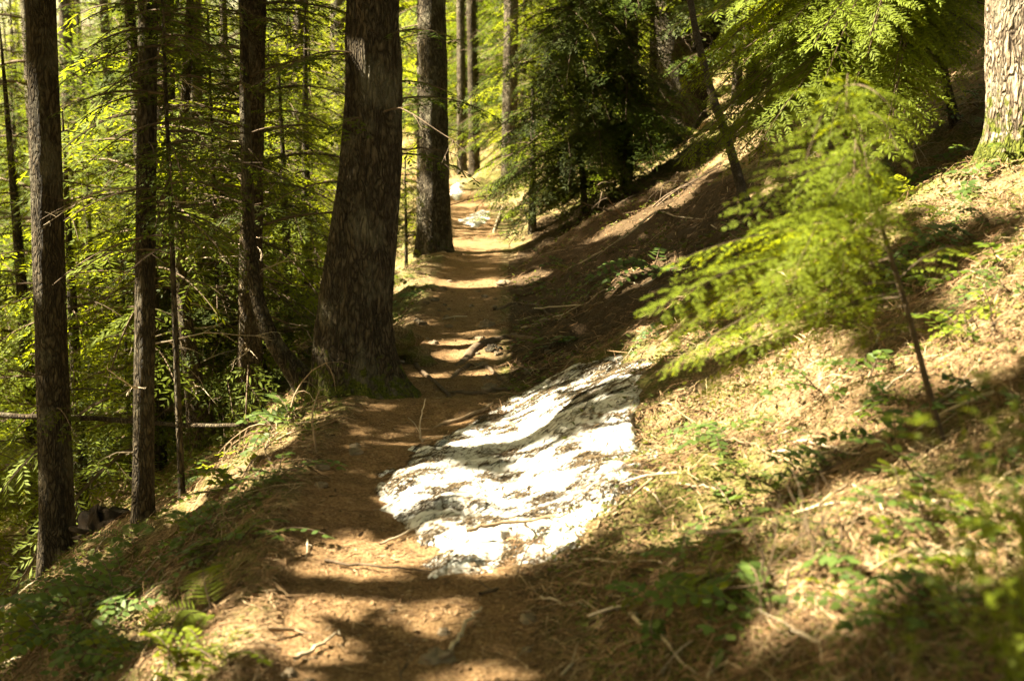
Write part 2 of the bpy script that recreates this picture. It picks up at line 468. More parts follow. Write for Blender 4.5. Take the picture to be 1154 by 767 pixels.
def branch(fm, wm, A, B, sag=.1, dens=1.0, leaf=.05, lw=.010, side=.4, rng=R, droop=.25, stem=.006, srt=.05, nb=None, spc=None):
    """flat conifer spray along A->B; fm leaves, wm wood"""
    A = np.asarray(A, float); B = np.asarray(B, float)
    L = np.linalg.norm(B-A)
    if L < .05: return
    pts = bez(A, B, sag, 9)
    if wm is not None:
        wm.tube(pts, np.linspace(stem, stem*.25, 9), 4, .3)
    ns = max(4, int(L/srt))
    t = np.linspace(.10, .995, ns) + rng.uniform(-.3, .3, ns)/ns; t = np.clip(t, .05, 1)
    def ax(t):
        P = A*(1-t)[:, None] + B*t[:, None]; P[:, 2] += 4*t*(1-t)*sag; return P
    P = ax(t); T = ax(np.minimum(t+.02, 1.02)) - ax(t-.02); T /= np.linalg.norm(T, axis=1)[:, None]
    up = np.array([rng.normal(0, .18), rng.normal(0, .18), 1.]); S = np.cross(T, up); S /= np.linalg.norm(S, axis=1)[:, None]+1e-9
    N = np.cross(S, T)
    sd = np.where(np.arange(ns) % 2 == 0, 1., -1.)
    ang = np.radians(rng.uniform(42, 66, ns))
    ls = L*side*np.power(1-t, .65)*np.clip(.35+t*4, 0, 1)*rng.uniform(.6, 1.15, ns) + .04
    D = T*np.cos(ang)[:, None] + S*(sd*np.sin(ang))[:, None] + np.array([0, 0, 1])*rng.uniform(-droop, .04, ns)[:, None]
    D /= np.linalg.norm(D, axis=1)[:, None]
    spc = spc or leaf*.42/dens
    m = max(3, int(ls.max()/spc))
    s = (np.arange(m)[None]+rng.uniform(.1, .9, (ns, m)))*spc        # ns,m
    ok = s < ls[:, None]
    Nk = np.cross(D, S*sd[:, None]); Nk = N
    E = np.cross(N, D); E /= np.linalg.norm(E, axis=1)[:, None]+1e-9
    s2 = s[..., None]
    Q = P[:, None] + D[:, None]*s2; Q[..., 2] -= droop*.8*s**2/np.maximum(ls[:, None], .1)
    frac = s/ls[:, None]
    ll = leaf*(1.05-.5*frac)*rng.uniform(.6, 1.3, s.shape)
    fs, bs = [], []
    for sg in (-1, 1):
        b = np.radians(rng.uniform(30, 58, s.shape))[..., None]
        LD = D[:, None]*np.cos(b) + E[:, None]*sg*np.sin(b) + rng.normal(0, .11, Q.shape)
        LD[..., 2] -= .10
        LD /= np.linalg.norm(LD, axis=2)[..., None]
        NN = N[:, None] + rng.normal(0, .16, Q.shape)
        WD = np.cross(LD, NN); WD /= np.linalg.norm(WD, axis=2)[..., None]+1e-9
        tip = Q + LD*ll[..., None]; mid = Q + LD*(ll*.45)[..., None]
        w = (lw*.5*rng.uniform(.7, 1.3, s.shape))[..., None]
        quad = np.stack([Q, mid+WD*w, tip, mid-WD*w], 2)
        fs.append(quad[ok])
    F = np.concatenate(fs)
    base = rng.uniform(.1, .6)
    fm.quads(F, np.clip(base + rng.normal(0, .14, len(F)) + .25*(rng.random(len(F)) < .1), 0, .95) * (rng.random(len(F)) > -1))
    if wm is not None and srt > .03:
        e = P + D*ls[:, None]*.8
        w = stem*.22
        Wd = N*w
        wm.quads(np.stack([P-Wd, P+Wd, e+Wd*.3, e-Wd*.3], 1), np.full(ns, .3))

def canopy(fm, x, y, z0, z1, r0, n, rng, masked=True, size=.19, mid=None):
    """unseen crown of layered sprays added for shade, carved to leave sun spots"""
    h = z0 + (z1-z0)*rng.random(n)**1.25
    h = h + .0
    lay = np.round(h/.45)*.45 + rng.normal(0, .10, n)
    rr = r0*np.clip((z1-lay)/(z1-z0), 0, 1)**.7 * np.clip((lay-z0)/.8+.55, 0, 1)
    a = rng.uniform(0, 2*math.pi, n); k = np.round(a/ (2*math.pi/11) + lay*1.7); a2 = (k-lay*1.7)*(2*math.pi/11) + rng.normal(0, .17, n)
    q = rng.random(n)**.6*rr
    P = np.stack([x+np.cos(a2)*q, y+np.sin(a2)*q, lay - .28*q], 1)
    if masked: P = P[~lit_mask(P)]; a2 = a2[:0]  # leaves over the chosen sun spots are carved out
    n = len(P)
    th = rng.uniform(0, 2*math.pi, n); D = np.stack([np.cos(th), np.sin(th), rng.normal(-.1, .25, n)], 1)
    Nn = np.array([0, 0, 1]) + rng.normal(0, .5, (n, 3)); Wd = np.cross(D, Nn); Wd /= np.linalg.norm(Wd, axis=1)[:, None]+1e-9
    l = size*rng.uniform(.7, 1.5, n)[:, None]; w = l*.26
    fm.quads(np.stack([P-D*l*.6, P+Wd*w, P+D*l*.6, P-Wd*w], 1), rng.uniform(.1, .8, n))

def thin(fm):  # removes leaves that would shade the chosen sun spots
    V = [v.reshape(-1, 4, 3) for v in fm.V]
    if not V: return
    V = np.concatenate(V); A = np.concatenate(fm.A).reshape(-1, 4)
    k = ~lit_mask(V.mean(1))
    fm.V = [V[k].reshape(-1, 3)]; fm.A = [A[k].ravel()]; n = int(k.sum()); fm.F = [np.arange(4*n).reshape(-1, 4)]; fm.n = 4*n
    if n == 0: fm.V = []

# ------------------------------------------------------------------ trunks
def trunk(m, P, rad, seg=28, step=.05, amp=.10, freq=5, flare=0.0, fh=.5, lobes=0, moss=.35, rng=R, zmoss=.6, side=None):
    """P: key points base->top, rad: radii at them. Furrowed surface as real relief."""
    P = np.asarray(P, float); rad = np.asarray(rad, float)
    d = np.concatenate([[0], np.cumsum(np.linalg.norm(np.diff(P, axis=0), axis=1))])
    n = max(6, int(min(d[-1], 5.5)/step)); s = np.linspace(0, min(d[-1], 5.5), n)
    if d[-1] > 5.5: s = np.concatenate([s, np.arange(6, d[-1], .6), [d[-1]]])
    # smooth the key polyline
    C = np.stack([np.interp(s, d, P[:, k]) for k in range(3)], 1)
    if len(P) > 2:
        k = np.ones(7)/7
        for c in range(3):
            e = np.concatenate([np.full(3, C[0, c]), C[:, c], np.full(3, C[-1, c])]); sm = np.convolve(e, k, 'valid'); sm[0] = C[0, c]
            C[:, c] = sm
    r = np.interp(s, d, rad)
    T = np.gradient(C, axis=0); T /= np.linalg.norm(T, axis=1)[:, None]
    A = np.cross(T, [0, 1, 0.]); A /= np.linalg.norm(A, axis=1)[:, None]; A = -A; B = np.cross(A, T); B = -B
    th = np.arange(seg)/seg*2*math.pi
    TH, SS = np.meshgrid(th, s)
    seed = int(rng.integers(1000)); per = max(6, int(freq*2))
    u = TH/(2*math.pi)*per
    wob = fbm(SS*1.3, TH*0+seed*.37, seed, 2)*.8
    rid = 1-2*np.abs(vnoise(u+wob*0, SS*1.1+seed, seed+1, per)) 
    rid2 = vnoise(u*3, SS*8, seed+2, per*3)*1.5 + vnoise(u*1.0, SS*6, seed+7, per)
    k = 1 + amp*((rid-.5)*.9 + rid2*.5) + .05*vnoise(u*.5, SS*.8, seed+5, max(3, per//2))
    fl = flare*np.exp(-SS/fh)
    if lobes:
        ph = rng.uniform(0, 6.28); fl = fl*(1+.55*np.cos(TH*lobes+ph+.6*np.sin(TH*2+ph)))
    if side is not None:                      # buttress reaching one way
        a0, am, hh = side
        fl = fl + am*np.exp(-SS/hh)*np.clip(np.cos(TH-a0), 0, 1)**3
    rr = r[:, None]*(k+fl)
    V = C[:, None] + rr[..., None]*(np.cos(TH)[..., None]*A[:, None] + np.sin(TH)[..., None]*B[:, None])
    i = np.arange(len(s)-1)[:, None]*seg; j = np.arange(seg)[None]
    F = np.stack([i+j, i+(j+1) % seg, i+seg+(j+1) % seg, i+seg+j], -1).reshape(-1, 4)
    ms = moss*np.exp(-SS/zmoss) + .10
    m.add(V.reshape(-1, 3), F, ms.ravel())
    return C, r

def twig(m, p, d, L, r, rng, depth=2, grav=-.15, wig=.25, seg=4, nseg=7):
    p = np.array(p, float); d = np.array(d, float); d /= np.linalg.norm(d)
    pts = [p.copy()]; st = L/nseg; ds = []
    for i in range(nseg):
        d = d + rng.normal(0, wig, 3)*.5 + np.array([0, 0, grav])*st/L*2; d /= np.linalg.norm(d)
        p = p + d*st; pts.append(p.copy()); ds.append(d.copy())
    m.tube(pts, np.linspace(r, r*.2, nseg+1), seg, rng.random())
    if depth > 0:
        for i in range(1, nseg):
            for _ in range(rng.integers(0, 3)):
                e = ds[i] + rng.normal(0, .55, 3); twig(m, pts[i], e, L*rng.uniform(.2, .5)*(1-i/nseg*.5), r*.45, rng, depth-1, grav, wig, 3, 4)

def tall_tree(name, label, base, top_dx=0, r=.15, H_=16, mat_='bark', seg=28, amp=.10, freq=5, flare=.45, fh=.35, lobes=5, moss=.35,
              pts=None, rads=None, limbs=(), dead=0, crown=(3.6, 15, 2.2, 2600), needle='needle', group=None, masked=True, dead_z=(.3, 4), seed=1,
              cat='tree', leaf=.055, lw=.016, dens=1.0, side=None, pale=False, zmoss=.6, sink=.06, tp=None):
    rng = np.random.default_rng(seed)
    b = np.array(base, float); b[2] -= sink
    root = thing(name, label, cat, b, group)
    if tp is not None:
        q = wp(tp, 0, b[1]+.1); v = (q-b)/(q[2]-b[2]); q2 = b+v*(b[2]+H_ - b[2]); q2[0] = q[0]+v[0]*(q2[2]-q[2])*.4
        pts = [b, b*.5+q*.5, q, q2]; rads = [r*1.08, r, r*.93, r*.12]
    if pts is None:
        pts = [b, b+np.array([top_dx*.25, 0, 2.0]), b+np.array([top_dx, 0, 5.5]), b+np.array([top_dx*1.5, 0, H_])]
        rads = [r*1.12, r, r*.86, r*.12]
    tm = MB(); C, rr = trunk(tm, pts, rads, seg, .05, amp, freq, flare, fh, lobes, moss, rng, zmoss, side)
    tm.build('trunk', M[mat_], root, smooth=True)
    fm, wm, dm = MB(), MB(), MB()
    def on(z):
        i = int(np.argmin(np.abs(C[:, 2]-z))); return C[i], rr[i]
    for (z, az, L, dz, dn) in limbs:
        c, q = on(z); a = math.radians(az)
        d = np.array([math.cos(a), math.sin(a), 0])
        A = c + d*q*.7; B = A + d*L + np.array([0, 0, dz])
        branch(fm, wm, A, B, .10*L, dens*dn, leaf, lw, .42, rng, .3, .010*max(.6, L))
    for i in range(dead):
        z = b[2] + rng.uniform(*dead_z); c, q = on(z); a = rng.uniform(0, 2*math.pi)
        d = np.array([math.cos(a), math.sin(a), rng.uniform(-.3, .35)])
        twig(dm, c+d*q*.6, d, rng.uniform(.3, 1.0), .006, rng, 2, -.1, .30)
    if crown:
        z0, z1, r0, n = crown
        c, q = on(z1*.5)
        canopy(fm, C[-1][0]*.5+C[0][0]*.5, C[-1][1]*.5+C[0][1]*.5, z0, z1, r0, n, rng, masked)
    if masked: thin(fm)
    if fm.V: fm.build('crown', M[needle], root)
    if wm.V: wm.build('branches', M['twig'], root)
    if dm.V: dm.build('dead_branches', M['twig_pale' if pale else 'twig'], root)
    return root

def limbset(rng, zlo, zhi, n, L=(.6, 1.3), az=None, dz=(-.35, .1), dn=1.0):
    return [(rng.uniform(zlo, zhi), rng.uniform(0, 360) if az is None else rng.uniform(*az), rng.uniform(*L), rng.uniform(*dz), dn) for _ in range(n)]

g = at
# T1 leftmost
b = g(66, 640); rg = np.random.default_rng(101)
tall_tree('conifer_tree', 'tall dark conifer at the left edge, larger than the slim one right of it', b, 0, .108, 18, 'bark', 40, .07, 8, .35, .3, 4, .2,
          limbs=[(b[2]+1.15, -60, .55, -.12, 1), (b[2]+2.0, 200, .7, -.2, 1), (b[2]+1.25, 10, .5, -.1, 1), (b[2]+1.9, -20, .5, -.1, .8)], dead=8, dead_z=(.7, 3.2), needle='needle_dark', tp=46, seed=11)
b = g(160, 587)
tall_tree('conifer_tree', 'slim straight dark conifer, second trunk from the left', b, 0, .060, 14, 'bark', 30, .06, 6, .25, .2, 3, .15,
          limbs=[(b[2]+2.0, 180, .6, -.15, 1), (b[2]+1.9, -10, .55, -.2, 1), (b[2]+1.5, 30, .5, -.15, 1), (b[2]+2.3, -70, .5, -.1, 1)], dead=8, dead_z=(.5, 3.2), crown=(3.4, 13, 1.8, 2200), needle='needle_dark', tp=167, seed=12, pale=True)
b = g(190, 508)
tall_tree('conifer_tree', 'dim furrowed trunk directly behind the slim dark conifer', b, 0, .088, 16, 'bark', 30, .09, 7, .3, .3, 4, .2,
          limbs=limbset(np.random.default_rng(3), b[2]+1.4, b[2]+3.6, 16, (.6, 1.2)), dead=8, needle='needle_dark', tp=185, seed=13)
b = g(226, 425)
tall_tree('conifer_tree', 'grey trunk between the slim dark conifer and the twisted red snag', b, 0, .10, 17, 'bark_grey', 30, .09, 7, .3, .3, 4, .2,
          limbs=limbset(np.random.default_rng(4), b[2]+1.6, b[2]+4.0, 20, (.6, 1.3)), dead=10, needle='needle_dark', tp=218, seed=14, crown=(4, 15, 2.4, 2600), pale=True)
# T5 twisted thin cedar
p0 = g(232, 502); y0 = p0[1]
pts = [p0, wp(221, 455, y0), wp(215, 410, y0), wp(207, 350, y0+.05), wp(202, 300, y0+.1), wp(204, 200, y0+.2), wp(212, 60, y0+.3), wp(216, -60, y0+.3)]
tall_tree('snag', 'thin twisted snag with stripped reddish bark, bent at its foot', p0, mat_='bark_red', pts=pts, rads=[.12, .085, .07, .055, .045, .04, .035, .02], seg=24, amp=.14,
          freq=5, flare=.4, fh=.12, lobes=3, dead=10, dead_z=(.3, 2.2), crown=None, seed=15, cat='dead tree', pale=True)
b = g(280, 468)
tall_tree('conifer_tree', 'conifer with a sunlit stripped lower bark, left of the forked leaning stem', b, 0, .088, 16, 'bark_red', 32, .13, 6, .6, .35, 4, .2,
          limbs=limbset(np.random.default_rng(6), b[2]+1.5, b[2]+3.6, 26, (.6, 1.25)), dead=10, needle='needle_dark', tp=287, seed=16, crown=(3.8, 15, 2.3, 2600), pale=True)
# T7 leaning stem
p0 = g(352, 442); y0 = p0[1]
pts = [p0, wp(322, 408, y0), wp(300, 372, y0), wp(286, 320, y0+.1), wp(280, 250, y0+.2), wp(276, 120, y0+.3), wp(274, -50, y0+.4)]
tall_tree('leaning_tree', 'thin dark stem that sweeps out of the bank and bends upright', p0, mat_='bark', pts=pts, rads=[.10, .065, .055, .05, .045, .04, .02], seg=22, amp=.1,
          freq=4, flare=.3, fh=.15, lobes=3, dead=8, dead_z=(.5, 2.4), crown=None, seed=17, limbs=limbset(np.random.default_rng(61), 1.2, 2.6, 7, (.5, .9)), needle='needle_dark')
b = g(338, 352)
tall_tree('conifer_tree', 'slender conifer with a pale sunlit left flank, just left of the biggest trunk', b, 0, .11, 17, 'bark_grey', 26, .08, 6, .3, .3, 4, .2,
          limbs=limbset(np.random.default_rng(8), b[2]+1.2, b[2]+4.2, 22, (.6, 1.3), az=(60, 340)), dead=8, needle='needle', tp=339, seed=18, crown=(4.4, 15, 2.2, 2600))
# T9 the big tree
b = g(402, 438); y0 = b[1]
k = y0/FPX
pts = [wp(396, 470, y0), wp(397, 405, y0), wp(401, 330, y0), wp(410, 260, y0+.02), wp(418, 190, y0+.04), wp(421, 100, y0+.05), wp(420, 0, y0+.05), wp(421, -300, y0+.1), wp(425, -3000, y0+.3)]
rads = [46*k, 44*k, 39*k, 37*k, 34*k, 30.5*k, 29*k, 27*k, 3*k]
big = tall_tree('conifer_tree', 'largest trunk, dark furrowed conifer with a mossy flared foot beside the trail', pts[0], mat_='bark', pts=pts, rads=rads, seg=200, amp=.12, freq=15,
          flare=.22, fh=.16, lobes=7, moss=.80, zmoss=.30, dead=5, dead_z=(1.4, 2.9), crown=(4.2, 17, 2.6, 4200), seed=19, side=(-.30, 2.2, .15), sink=.0,
          limbs=[(2.0, -35, .50, -.05, 1.2), (1.75, -15, .45, -.12, 1.2), (1.55, 250, .4, -.1, 1), (1.9, 220, .5, -.1, 1.), (1.65, 5, .6, -.1, 1.2), (1.35, 20, .5, -.15, 1), (1.9, 190, .6, -.2, 1.2), (1.2, 200, .5, -.15, 1)], needle='needle')
b = g(491, 283)
tall_tree('conifer_tree', 'tall grey furrowed conifer rising at the trail edge behind the biggest trunk', b, 0, .155, 19, 'bark_grey', 44, .10, 9, .4, .4, 5, .3,
          limbs=limbset(np.random.default_rng(10), b[2]+1.0, b[2]+2.6, 9, (.5, .9), az=(120, 260)), dead=8, tp=487, seed=20, crown=(4.6, 17, 2.4, 3000))
b = g(474, 268)
tall_tree('conifer_tree', 'thin grey stem touching the left side of the trail-edge conifer', b, 0, .05, 14, 'bark_grey', 18, .06, 4, .2, .2, 3, .1, crown=(5, 12, 1.4, 700), dead=6, tp=474, seed=21)
b = g(521, 195)
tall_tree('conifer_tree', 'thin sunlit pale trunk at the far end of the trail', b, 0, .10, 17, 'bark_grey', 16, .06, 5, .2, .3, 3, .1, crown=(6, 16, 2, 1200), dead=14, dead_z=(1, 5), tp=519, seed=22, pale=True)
b = g(535, 196)
tall_tree('conifer_tree', 'thin dim trunk right of the sunlit pale one far along the trail', b, 0, .11, 17, 'bark', 16, .06, 5, .2, .3, 3, .1, crown=(6, 16, 2, 1200), dead=12, dead_z=(1, 5), tp=531, seed=23)
b = g(574, 203)
tall_tree('conifer_tree', 'straight brown conifer with a reddish foot on the uphill side of the trail', b, 0, .145, 19, 'bark_grey', 26, .06, 7, .3, .3, 4, .2, crown=(5, 17, 2.4, 2600), dead=12, dead_z=(.6, 4), tp=576, seed=24,
          limbs=limbset(np.random.default_rng(12), b[2]+.8, b[2]+3, 10, (.7, 1.3), az=(-90, 90)))
# T14 large uphill tree (two stems)
p0 = g(768, 150); y0 = p0[1]; k = y0/FPX
pts = [wp(770, 158, y0), wp(766, 120, y0), wp(762, 80, y0), wp(757, 30, y0), wp(754, -40, y0), wp(752, -900, y0)]
big2 = tall_tree('conifer_tree', 'massive leaning conifer on the slope above the trail, forked low', pts[0], mat_='bark', pts=pts, rads=[30*k, 24*k, 20*k, 19*k, 18*k, 2*k], seg=56, amp=.09, freq=9, flare=.25, fh=.3, lobes=4,
          dead=6, dead_z=(.8, 3), seed=25, crown=(6, 17, 2.6, 2600), sink=0)
tm = MB(); trunk(tm, [wp(775, 148, y0), wp(783, 100, y0+.1), wp(795, 50, y0+.2), wp(808, 0, y0+.3), wp(820, -60, y0+.4), wp(835, -500, y0+.8)], [17*k, 15*k, 13*k, 12*k, 11*k, 2*k], 30, .05, .09, 7, 0, .3, 0, .1)
tm.build('stem', M['bark'], big2, smooth=True)
# T15 thin pole leaning
p0 = g(842, 232); y0 = p0[1]
tall_tree('leaning_tree', 'thin bare grey pole leaning left across the massive forked conifer', p0, mat_='bark_smooth', pts=[p0, wp(824, 170, y0+.3), wp(800, 100, y0+.6), wp(785, 40, y0+.9), wp(774, -20, y0+1.2), wp(760, -160, y0+1.6)],
          rads=[.042, .034, .031, .028, .025, .01], seg=14, amp=.04, freq=3, flare=.1, fh=.1, lobes=0, crown=None, dead=9, dead_z=(.3, 2), seed=26, pale=False)
p0 = g(735, 172); y0 = p0[1]
tall_tree('leaning_tree', 'curved-foot conifer stem in the shade left of the massive forked conifer', p0, mat_='bark', pts=[p0, wp(720, 150, y0), wp(714, 110, y0), wp(713, 60, y0), wp(712, -20, y0), wp(712, -300, y0)],
          rads=[.10, .085, .075, .07, .065, .02], seg=20, amp=.06, freq=5, flare=.2, fh=.2, lobes=3, crown=(5, 12, 2.2, 1600), dead=6, seed=27)
b = g(882, 128)
tall_tree('conifer_tree', 'straight dark conifer on the slope behind the bright yellow-green boughs', b, 0, .14, 18, 'bark', 28, .08, 7, .2, .3, 4, .1, crown=(6.5, 17, 2.4, 2400), dead=8, tp=880, seed=28,
          limbs=limbset(np.random.default_rng(13), b[2]+.8, b[2]+2.6, 8, (.7, 1.2)), needle='needle_dark')
# T19 sunlit right tree
y0 = 7.1; k = y0/FPX
c0 = wp(1190, 180, y0)
pts = [c0, wp(1181, 135, y0), wp(1176, 90, y0), wp(1172, 30, y0), wp(1169, -60, y0), wp(1166, -300, y0), wp(1150, -2600, y0)]
tall_tree('conifer_tree', 'thick sunlit pale trunk cut off by the right edge of the picture', c0, mat_='bark_sunlit', pts=pts, rads=[70*k, 60*k, 56*k, 54*k, 52*k, 48*k, 4*k], seg=90, amp=.12, freq=11, flare=.3, fh=.2, lobes=5, moss=.60, zmoss=.45,
          crown=(5, 16, 2.2, 1400), seed=30, sink=.0)

# ------------------------------------------------------------------ unseen conifers added out of the picture to shade the trail and block sky
OFF = [(-5.2, 3.0), (-6.5, -1.5), (-8.2, 6.0), (-9.8, 1.0), (-11.5, 9.5), (-12.5, 4.5), (-5.0, 6.6), (-14, 12.5), (-7.0, 9.3), (-3.6, 1.2), (-9.5, 12.6), (-15.5, 7.5), (-4.2, -2.8), (-7.2, 12.4), (-9.5, 15.8), (3.2, -1.5), (5.5, 2.2), (1.5, -4.5), (6.8, 5.5), (-1.8, -3.2)]
OFFX = 18
for i, (x, y) in enumerate(OFF):
    best = (9, x, y)
    for _ in range(24):
        tx, ty = x+R.uniform(-1.6, 1.6), y+R.uniform(-1.3, 1.3); z0_ = float(H(tx, ty)); zz = np.linspace(z0_+.3, z0_+16, 90)
        fr = lit_mask(np.stack([np.full(90, tx), np.full(90, ty), zz], 1)).mean()
        if project([tx, ty, z0_+2])[0][0] > -60 and ty > 1: fr += .5
        if fr < best[0]: best = (fr, tx, ty)
    x, y = best[1], best[2]
    b = onground(x, y)
    tall_tree('conifer_tree', 'tall conifer added outside the picture to shade the trail', b, R.uniform(-.2, .2), R.uniform(.13, .22), 26, 'bark', 18, .08, 7,
              crown=(max(3.4, b[2]+7), max(14, b[2]+27), 3.2, 8500), group='conifers added outside the picture for shade', seed=200+i, dead=0)

# ------------------------------------------------------------------ background forest
def young(seed, Ht, r0, nbr, leaf, lw, needle, sp=.075, droopB=-.25, base_h=.2):
    rng = np.random.default_rng(seed)
    root = thing('young_conifer', 'x', 'tree', (0, 0, 0))
    tm = MB(); trunk(tm, [(0, 0, -.3), (0, 0, Ht*.4), (rng.normal(0, .08), rng.normal(0, .08), Ht)], [Ht*.014+.015, Ht*.010+.01, .006], 10, .3, .05, 4, 0, .3, 0, .2, rng)
    fm, wm = MB(), MB()
    for i in range(nbr):
        f = (i+rng.random())/nbr; z = base_h + (Ht-base_h)*f**.95
        L = r0*(1-f)**.8*rng.uniform(.55, 1.2)+.15; a = i*2.39996+rng.normal(0, .3)
        d = np.array([math.cos(a), math.sin(a), 0])
        branch(fm, wm, d*.02+[0, 0, z], d*L+[0, 0, z+L*rng.uniform(droopB-.25, droopB+.2)], .12*L, 1.0, leaf, lw, .45, rng, .35, .012*max(.4, L), sp, spc=leaf*.38)
    tm.build('trunk', M['bark'], root, smooth=True); fm.build('crown', M[needle], root); wm.build('branches', M['twig'], root)
    return root
YP = [young(301, 5.5, 1.5, 64, .10, .019, 'needle_bright'), young(302, 4.0, 1.3, 54, .10, .018, 'needle_bright'), young(303, 7.5, 1.8, 78, .11, .022, 'needle'),
      young(304, 2.6, 1.0, 40, .08, .015, 'needle_bright'), young(305, 6.5, 1.9, 70, .11, .021, 'needle')]
def pole(seed, Ht, r, m_, needle, n, z0):
    rng = np.random.default_rng(seed)
    root = thing('conifer_tree', 'x', 'tree', (0, 0, 0))
    tm = MB(); trunk(tm, [(0, 0, -.5), (0, 0, 1.), (rng.normal(0, .1), rng.normal(0, .1), 6), (rng.normal(0, .2), rng.normal(0, .2), Ht)], [r*1.3, r*1.05, r*.8, r*.1], 16, .2, .08, 6, .2, .4, 4, .2, rng)
    fm, wm, dm = MB(), MB(), MB()
    for i in range(n):
        f = (i+rng.random())/n; z = z0 + (Ht-z0)*f; L = 2.1*(1-f)**.6*rng.uniform(.5, 1.15)+.2; a = i*2.39996+rng.normal(0, .4)
        d = np.array([math.cos(a), math.sin(a), 0])
        branch(fm, wm, d*r*.6+[0, 0, z], d*L+[0, 0, z+L*rng.uniform(-.5, .0)], .12*L, 1.0, .12, .032, .42, rng, .35, .014*max(.4, L), .10, spc=.08)
    for i in range(14):
        a = rng.uniform(0, 6.28); d = np.array([math.cos(a), math.sin(a), rng.uniform(-.3, .2)])
        twig(dm, d*r*.5+[0, 0, rng.uniform(.6, 5)], d, rng.uniform(.4, 1.3), .012, rng, 1, -.1, .2)
    tm.build('trunk', M[m_], root, smooth=True); fm.build('crown', M[needle], root); wm.build('branches', M['twig'], root); dm.build('dead_branches', M['twig'], root)
    return root
PP = [pole(311, 17, .17, 'bark', 'needle', 72, 2.2), pole(312, 15, .12, 'bark_grey', 'needle', 64, 1.4), pole(313, 20, .24, 'bark_grey', 'needle_dark', 80, 3.2), pole(314, 13, .09, 'bark', 'needle_bright', 60, .9)]
used = set()
KIND_Y = ['mid-sized young conifer', 'small bright young conifer', 'tall young conifer', 'very small bright conifer', 'dark full young conifer']
KIND_P = ['brown-trunked tall conifer', 'slim grey-trunked conifer', 'stout grey-trunked conifer', 'thin brown-trunked bright conifer']
def place(protos, kinds, i, x, y, s, where):
    key = (id(protos), i)
    root = protos[i]; loc = onground(x, y)
    label = kinds[i] + ' ' + where; group = label
    rz = R.uniform(0, 6.28)
    if key not in used:
        used.add(key); root.location = loc; root.rotation_euler = (0, 0, rz); root.scale = (s, s, s); root['label'] = label; root['group'] = group
    else: dup(root, loc, rz, s, label, group)
taken = []
def free(x, y, md):
    for a, c in taken:
        if (a-x)**2+(c-y)**2 < md*md: return False
    taken.append((x, y)); return True
def zone(n, protos, kinds, idx, f, md, sr, where):
    c = 0; tries = 0
    while c < n and tries < n*60:
        tries += 1
        x, y = f()
        if abs(x-cxf(y)) < 1.6: continue
        if not free(x, y, md): continue
        place(protos, kinds, int(R.choice(idx)), x, y, R.uniform(*sr), where); c += 1
# downhill side: inside the view wedge x between -.42y and trail
zone(42, YP, KIND_Y, [0, 1, 3, 1], lambda: ((lambda y: (R.uniform(-.42*y-.5, cxf(y)-1.3), y))(R.uniform(11, 20))), .95, (.7, 1.1), 'among the trunks downhill of the trail')
zone(60, YP, KIND_Y, [0, 1, 2, 4, 0, 2], lambda: ((lambda y: (R.uniform(-.42*y-2, cxf(y)-1.5), y))(R.uniform(19, 42))), 1.5, (.8, 1.3), 'deeper in the forest downhill of the trail')
zone(30, PP, KIND_P, [0, 1, 2, 3, 1], lambda: ((lambda y: (R.uniform(-.42*y-2, cxf(y)-1.5), y))(R.uniform(13, 50))), 1.3, (.8, 1.15), 'deep in the downhill forest')
zone(34, PP, KIND_P, [0, 1, 2], lambda: ((lambda y: (R.uniform(-.45*y, .2*y), y))(R.uniform(42, 80))), 2.0, (.9, 1.3), 'at the far back of the forest')
zone(75, YP, KIND_Y, [0, 2, 4], lambda: ((lambda y: (R.uniform(-.45*y, .1*y), y))(R.uniform(34, 75))), 1.8, (1.2, 2.3), 'at the far back of the forest')
# uphill
zone(46, YP, KIND_Y, [0, 4, 1, 2, 3], lambda: ((lambda y: (R.uniform(-1.6, 4.0), y))(R.uniform(29, 44))), 1.0, (.6, 1.2), 'closing the far end of the trail')
zone(9, YP, KIND_Y, [3, 1, 3], lambda: ((lambda y: (cxf(y)+R.uniform(1.65, 3.2), y))(R.uniform(19, 30))), .9, (.35, .7), 'on the right verge of the far trail')
zone(20, YP, KIND_Y, [0, 4, 1, 2], lambda: ((lambda y: (R.uniform(cxf(y)+1.6, .12*y+1.5), y))(R.uniform(18, 40))), 1.4, (.7, 1.2), 'on the slope above the far trail')
zone(26, PP, KIND_P, [0, 1, 2, 3], lambda: ((lambda y: (R.uniform(cxf(y)+1.8, .42*y), y))(R.uniform(21, 50))), 1.7, (.8, 1.1), 'on the slope above the trail')
for k_, lst, kinds in ((0, YP, KIND_Y), (1, PP, KIND_P)):
    for i, rt in enumerate(lst):
        if (id(lst), i) not in used:
            for ch in list(rt.children): bpy.data.objects.remove(ch)
            bpy.data.objects.remove(rt)

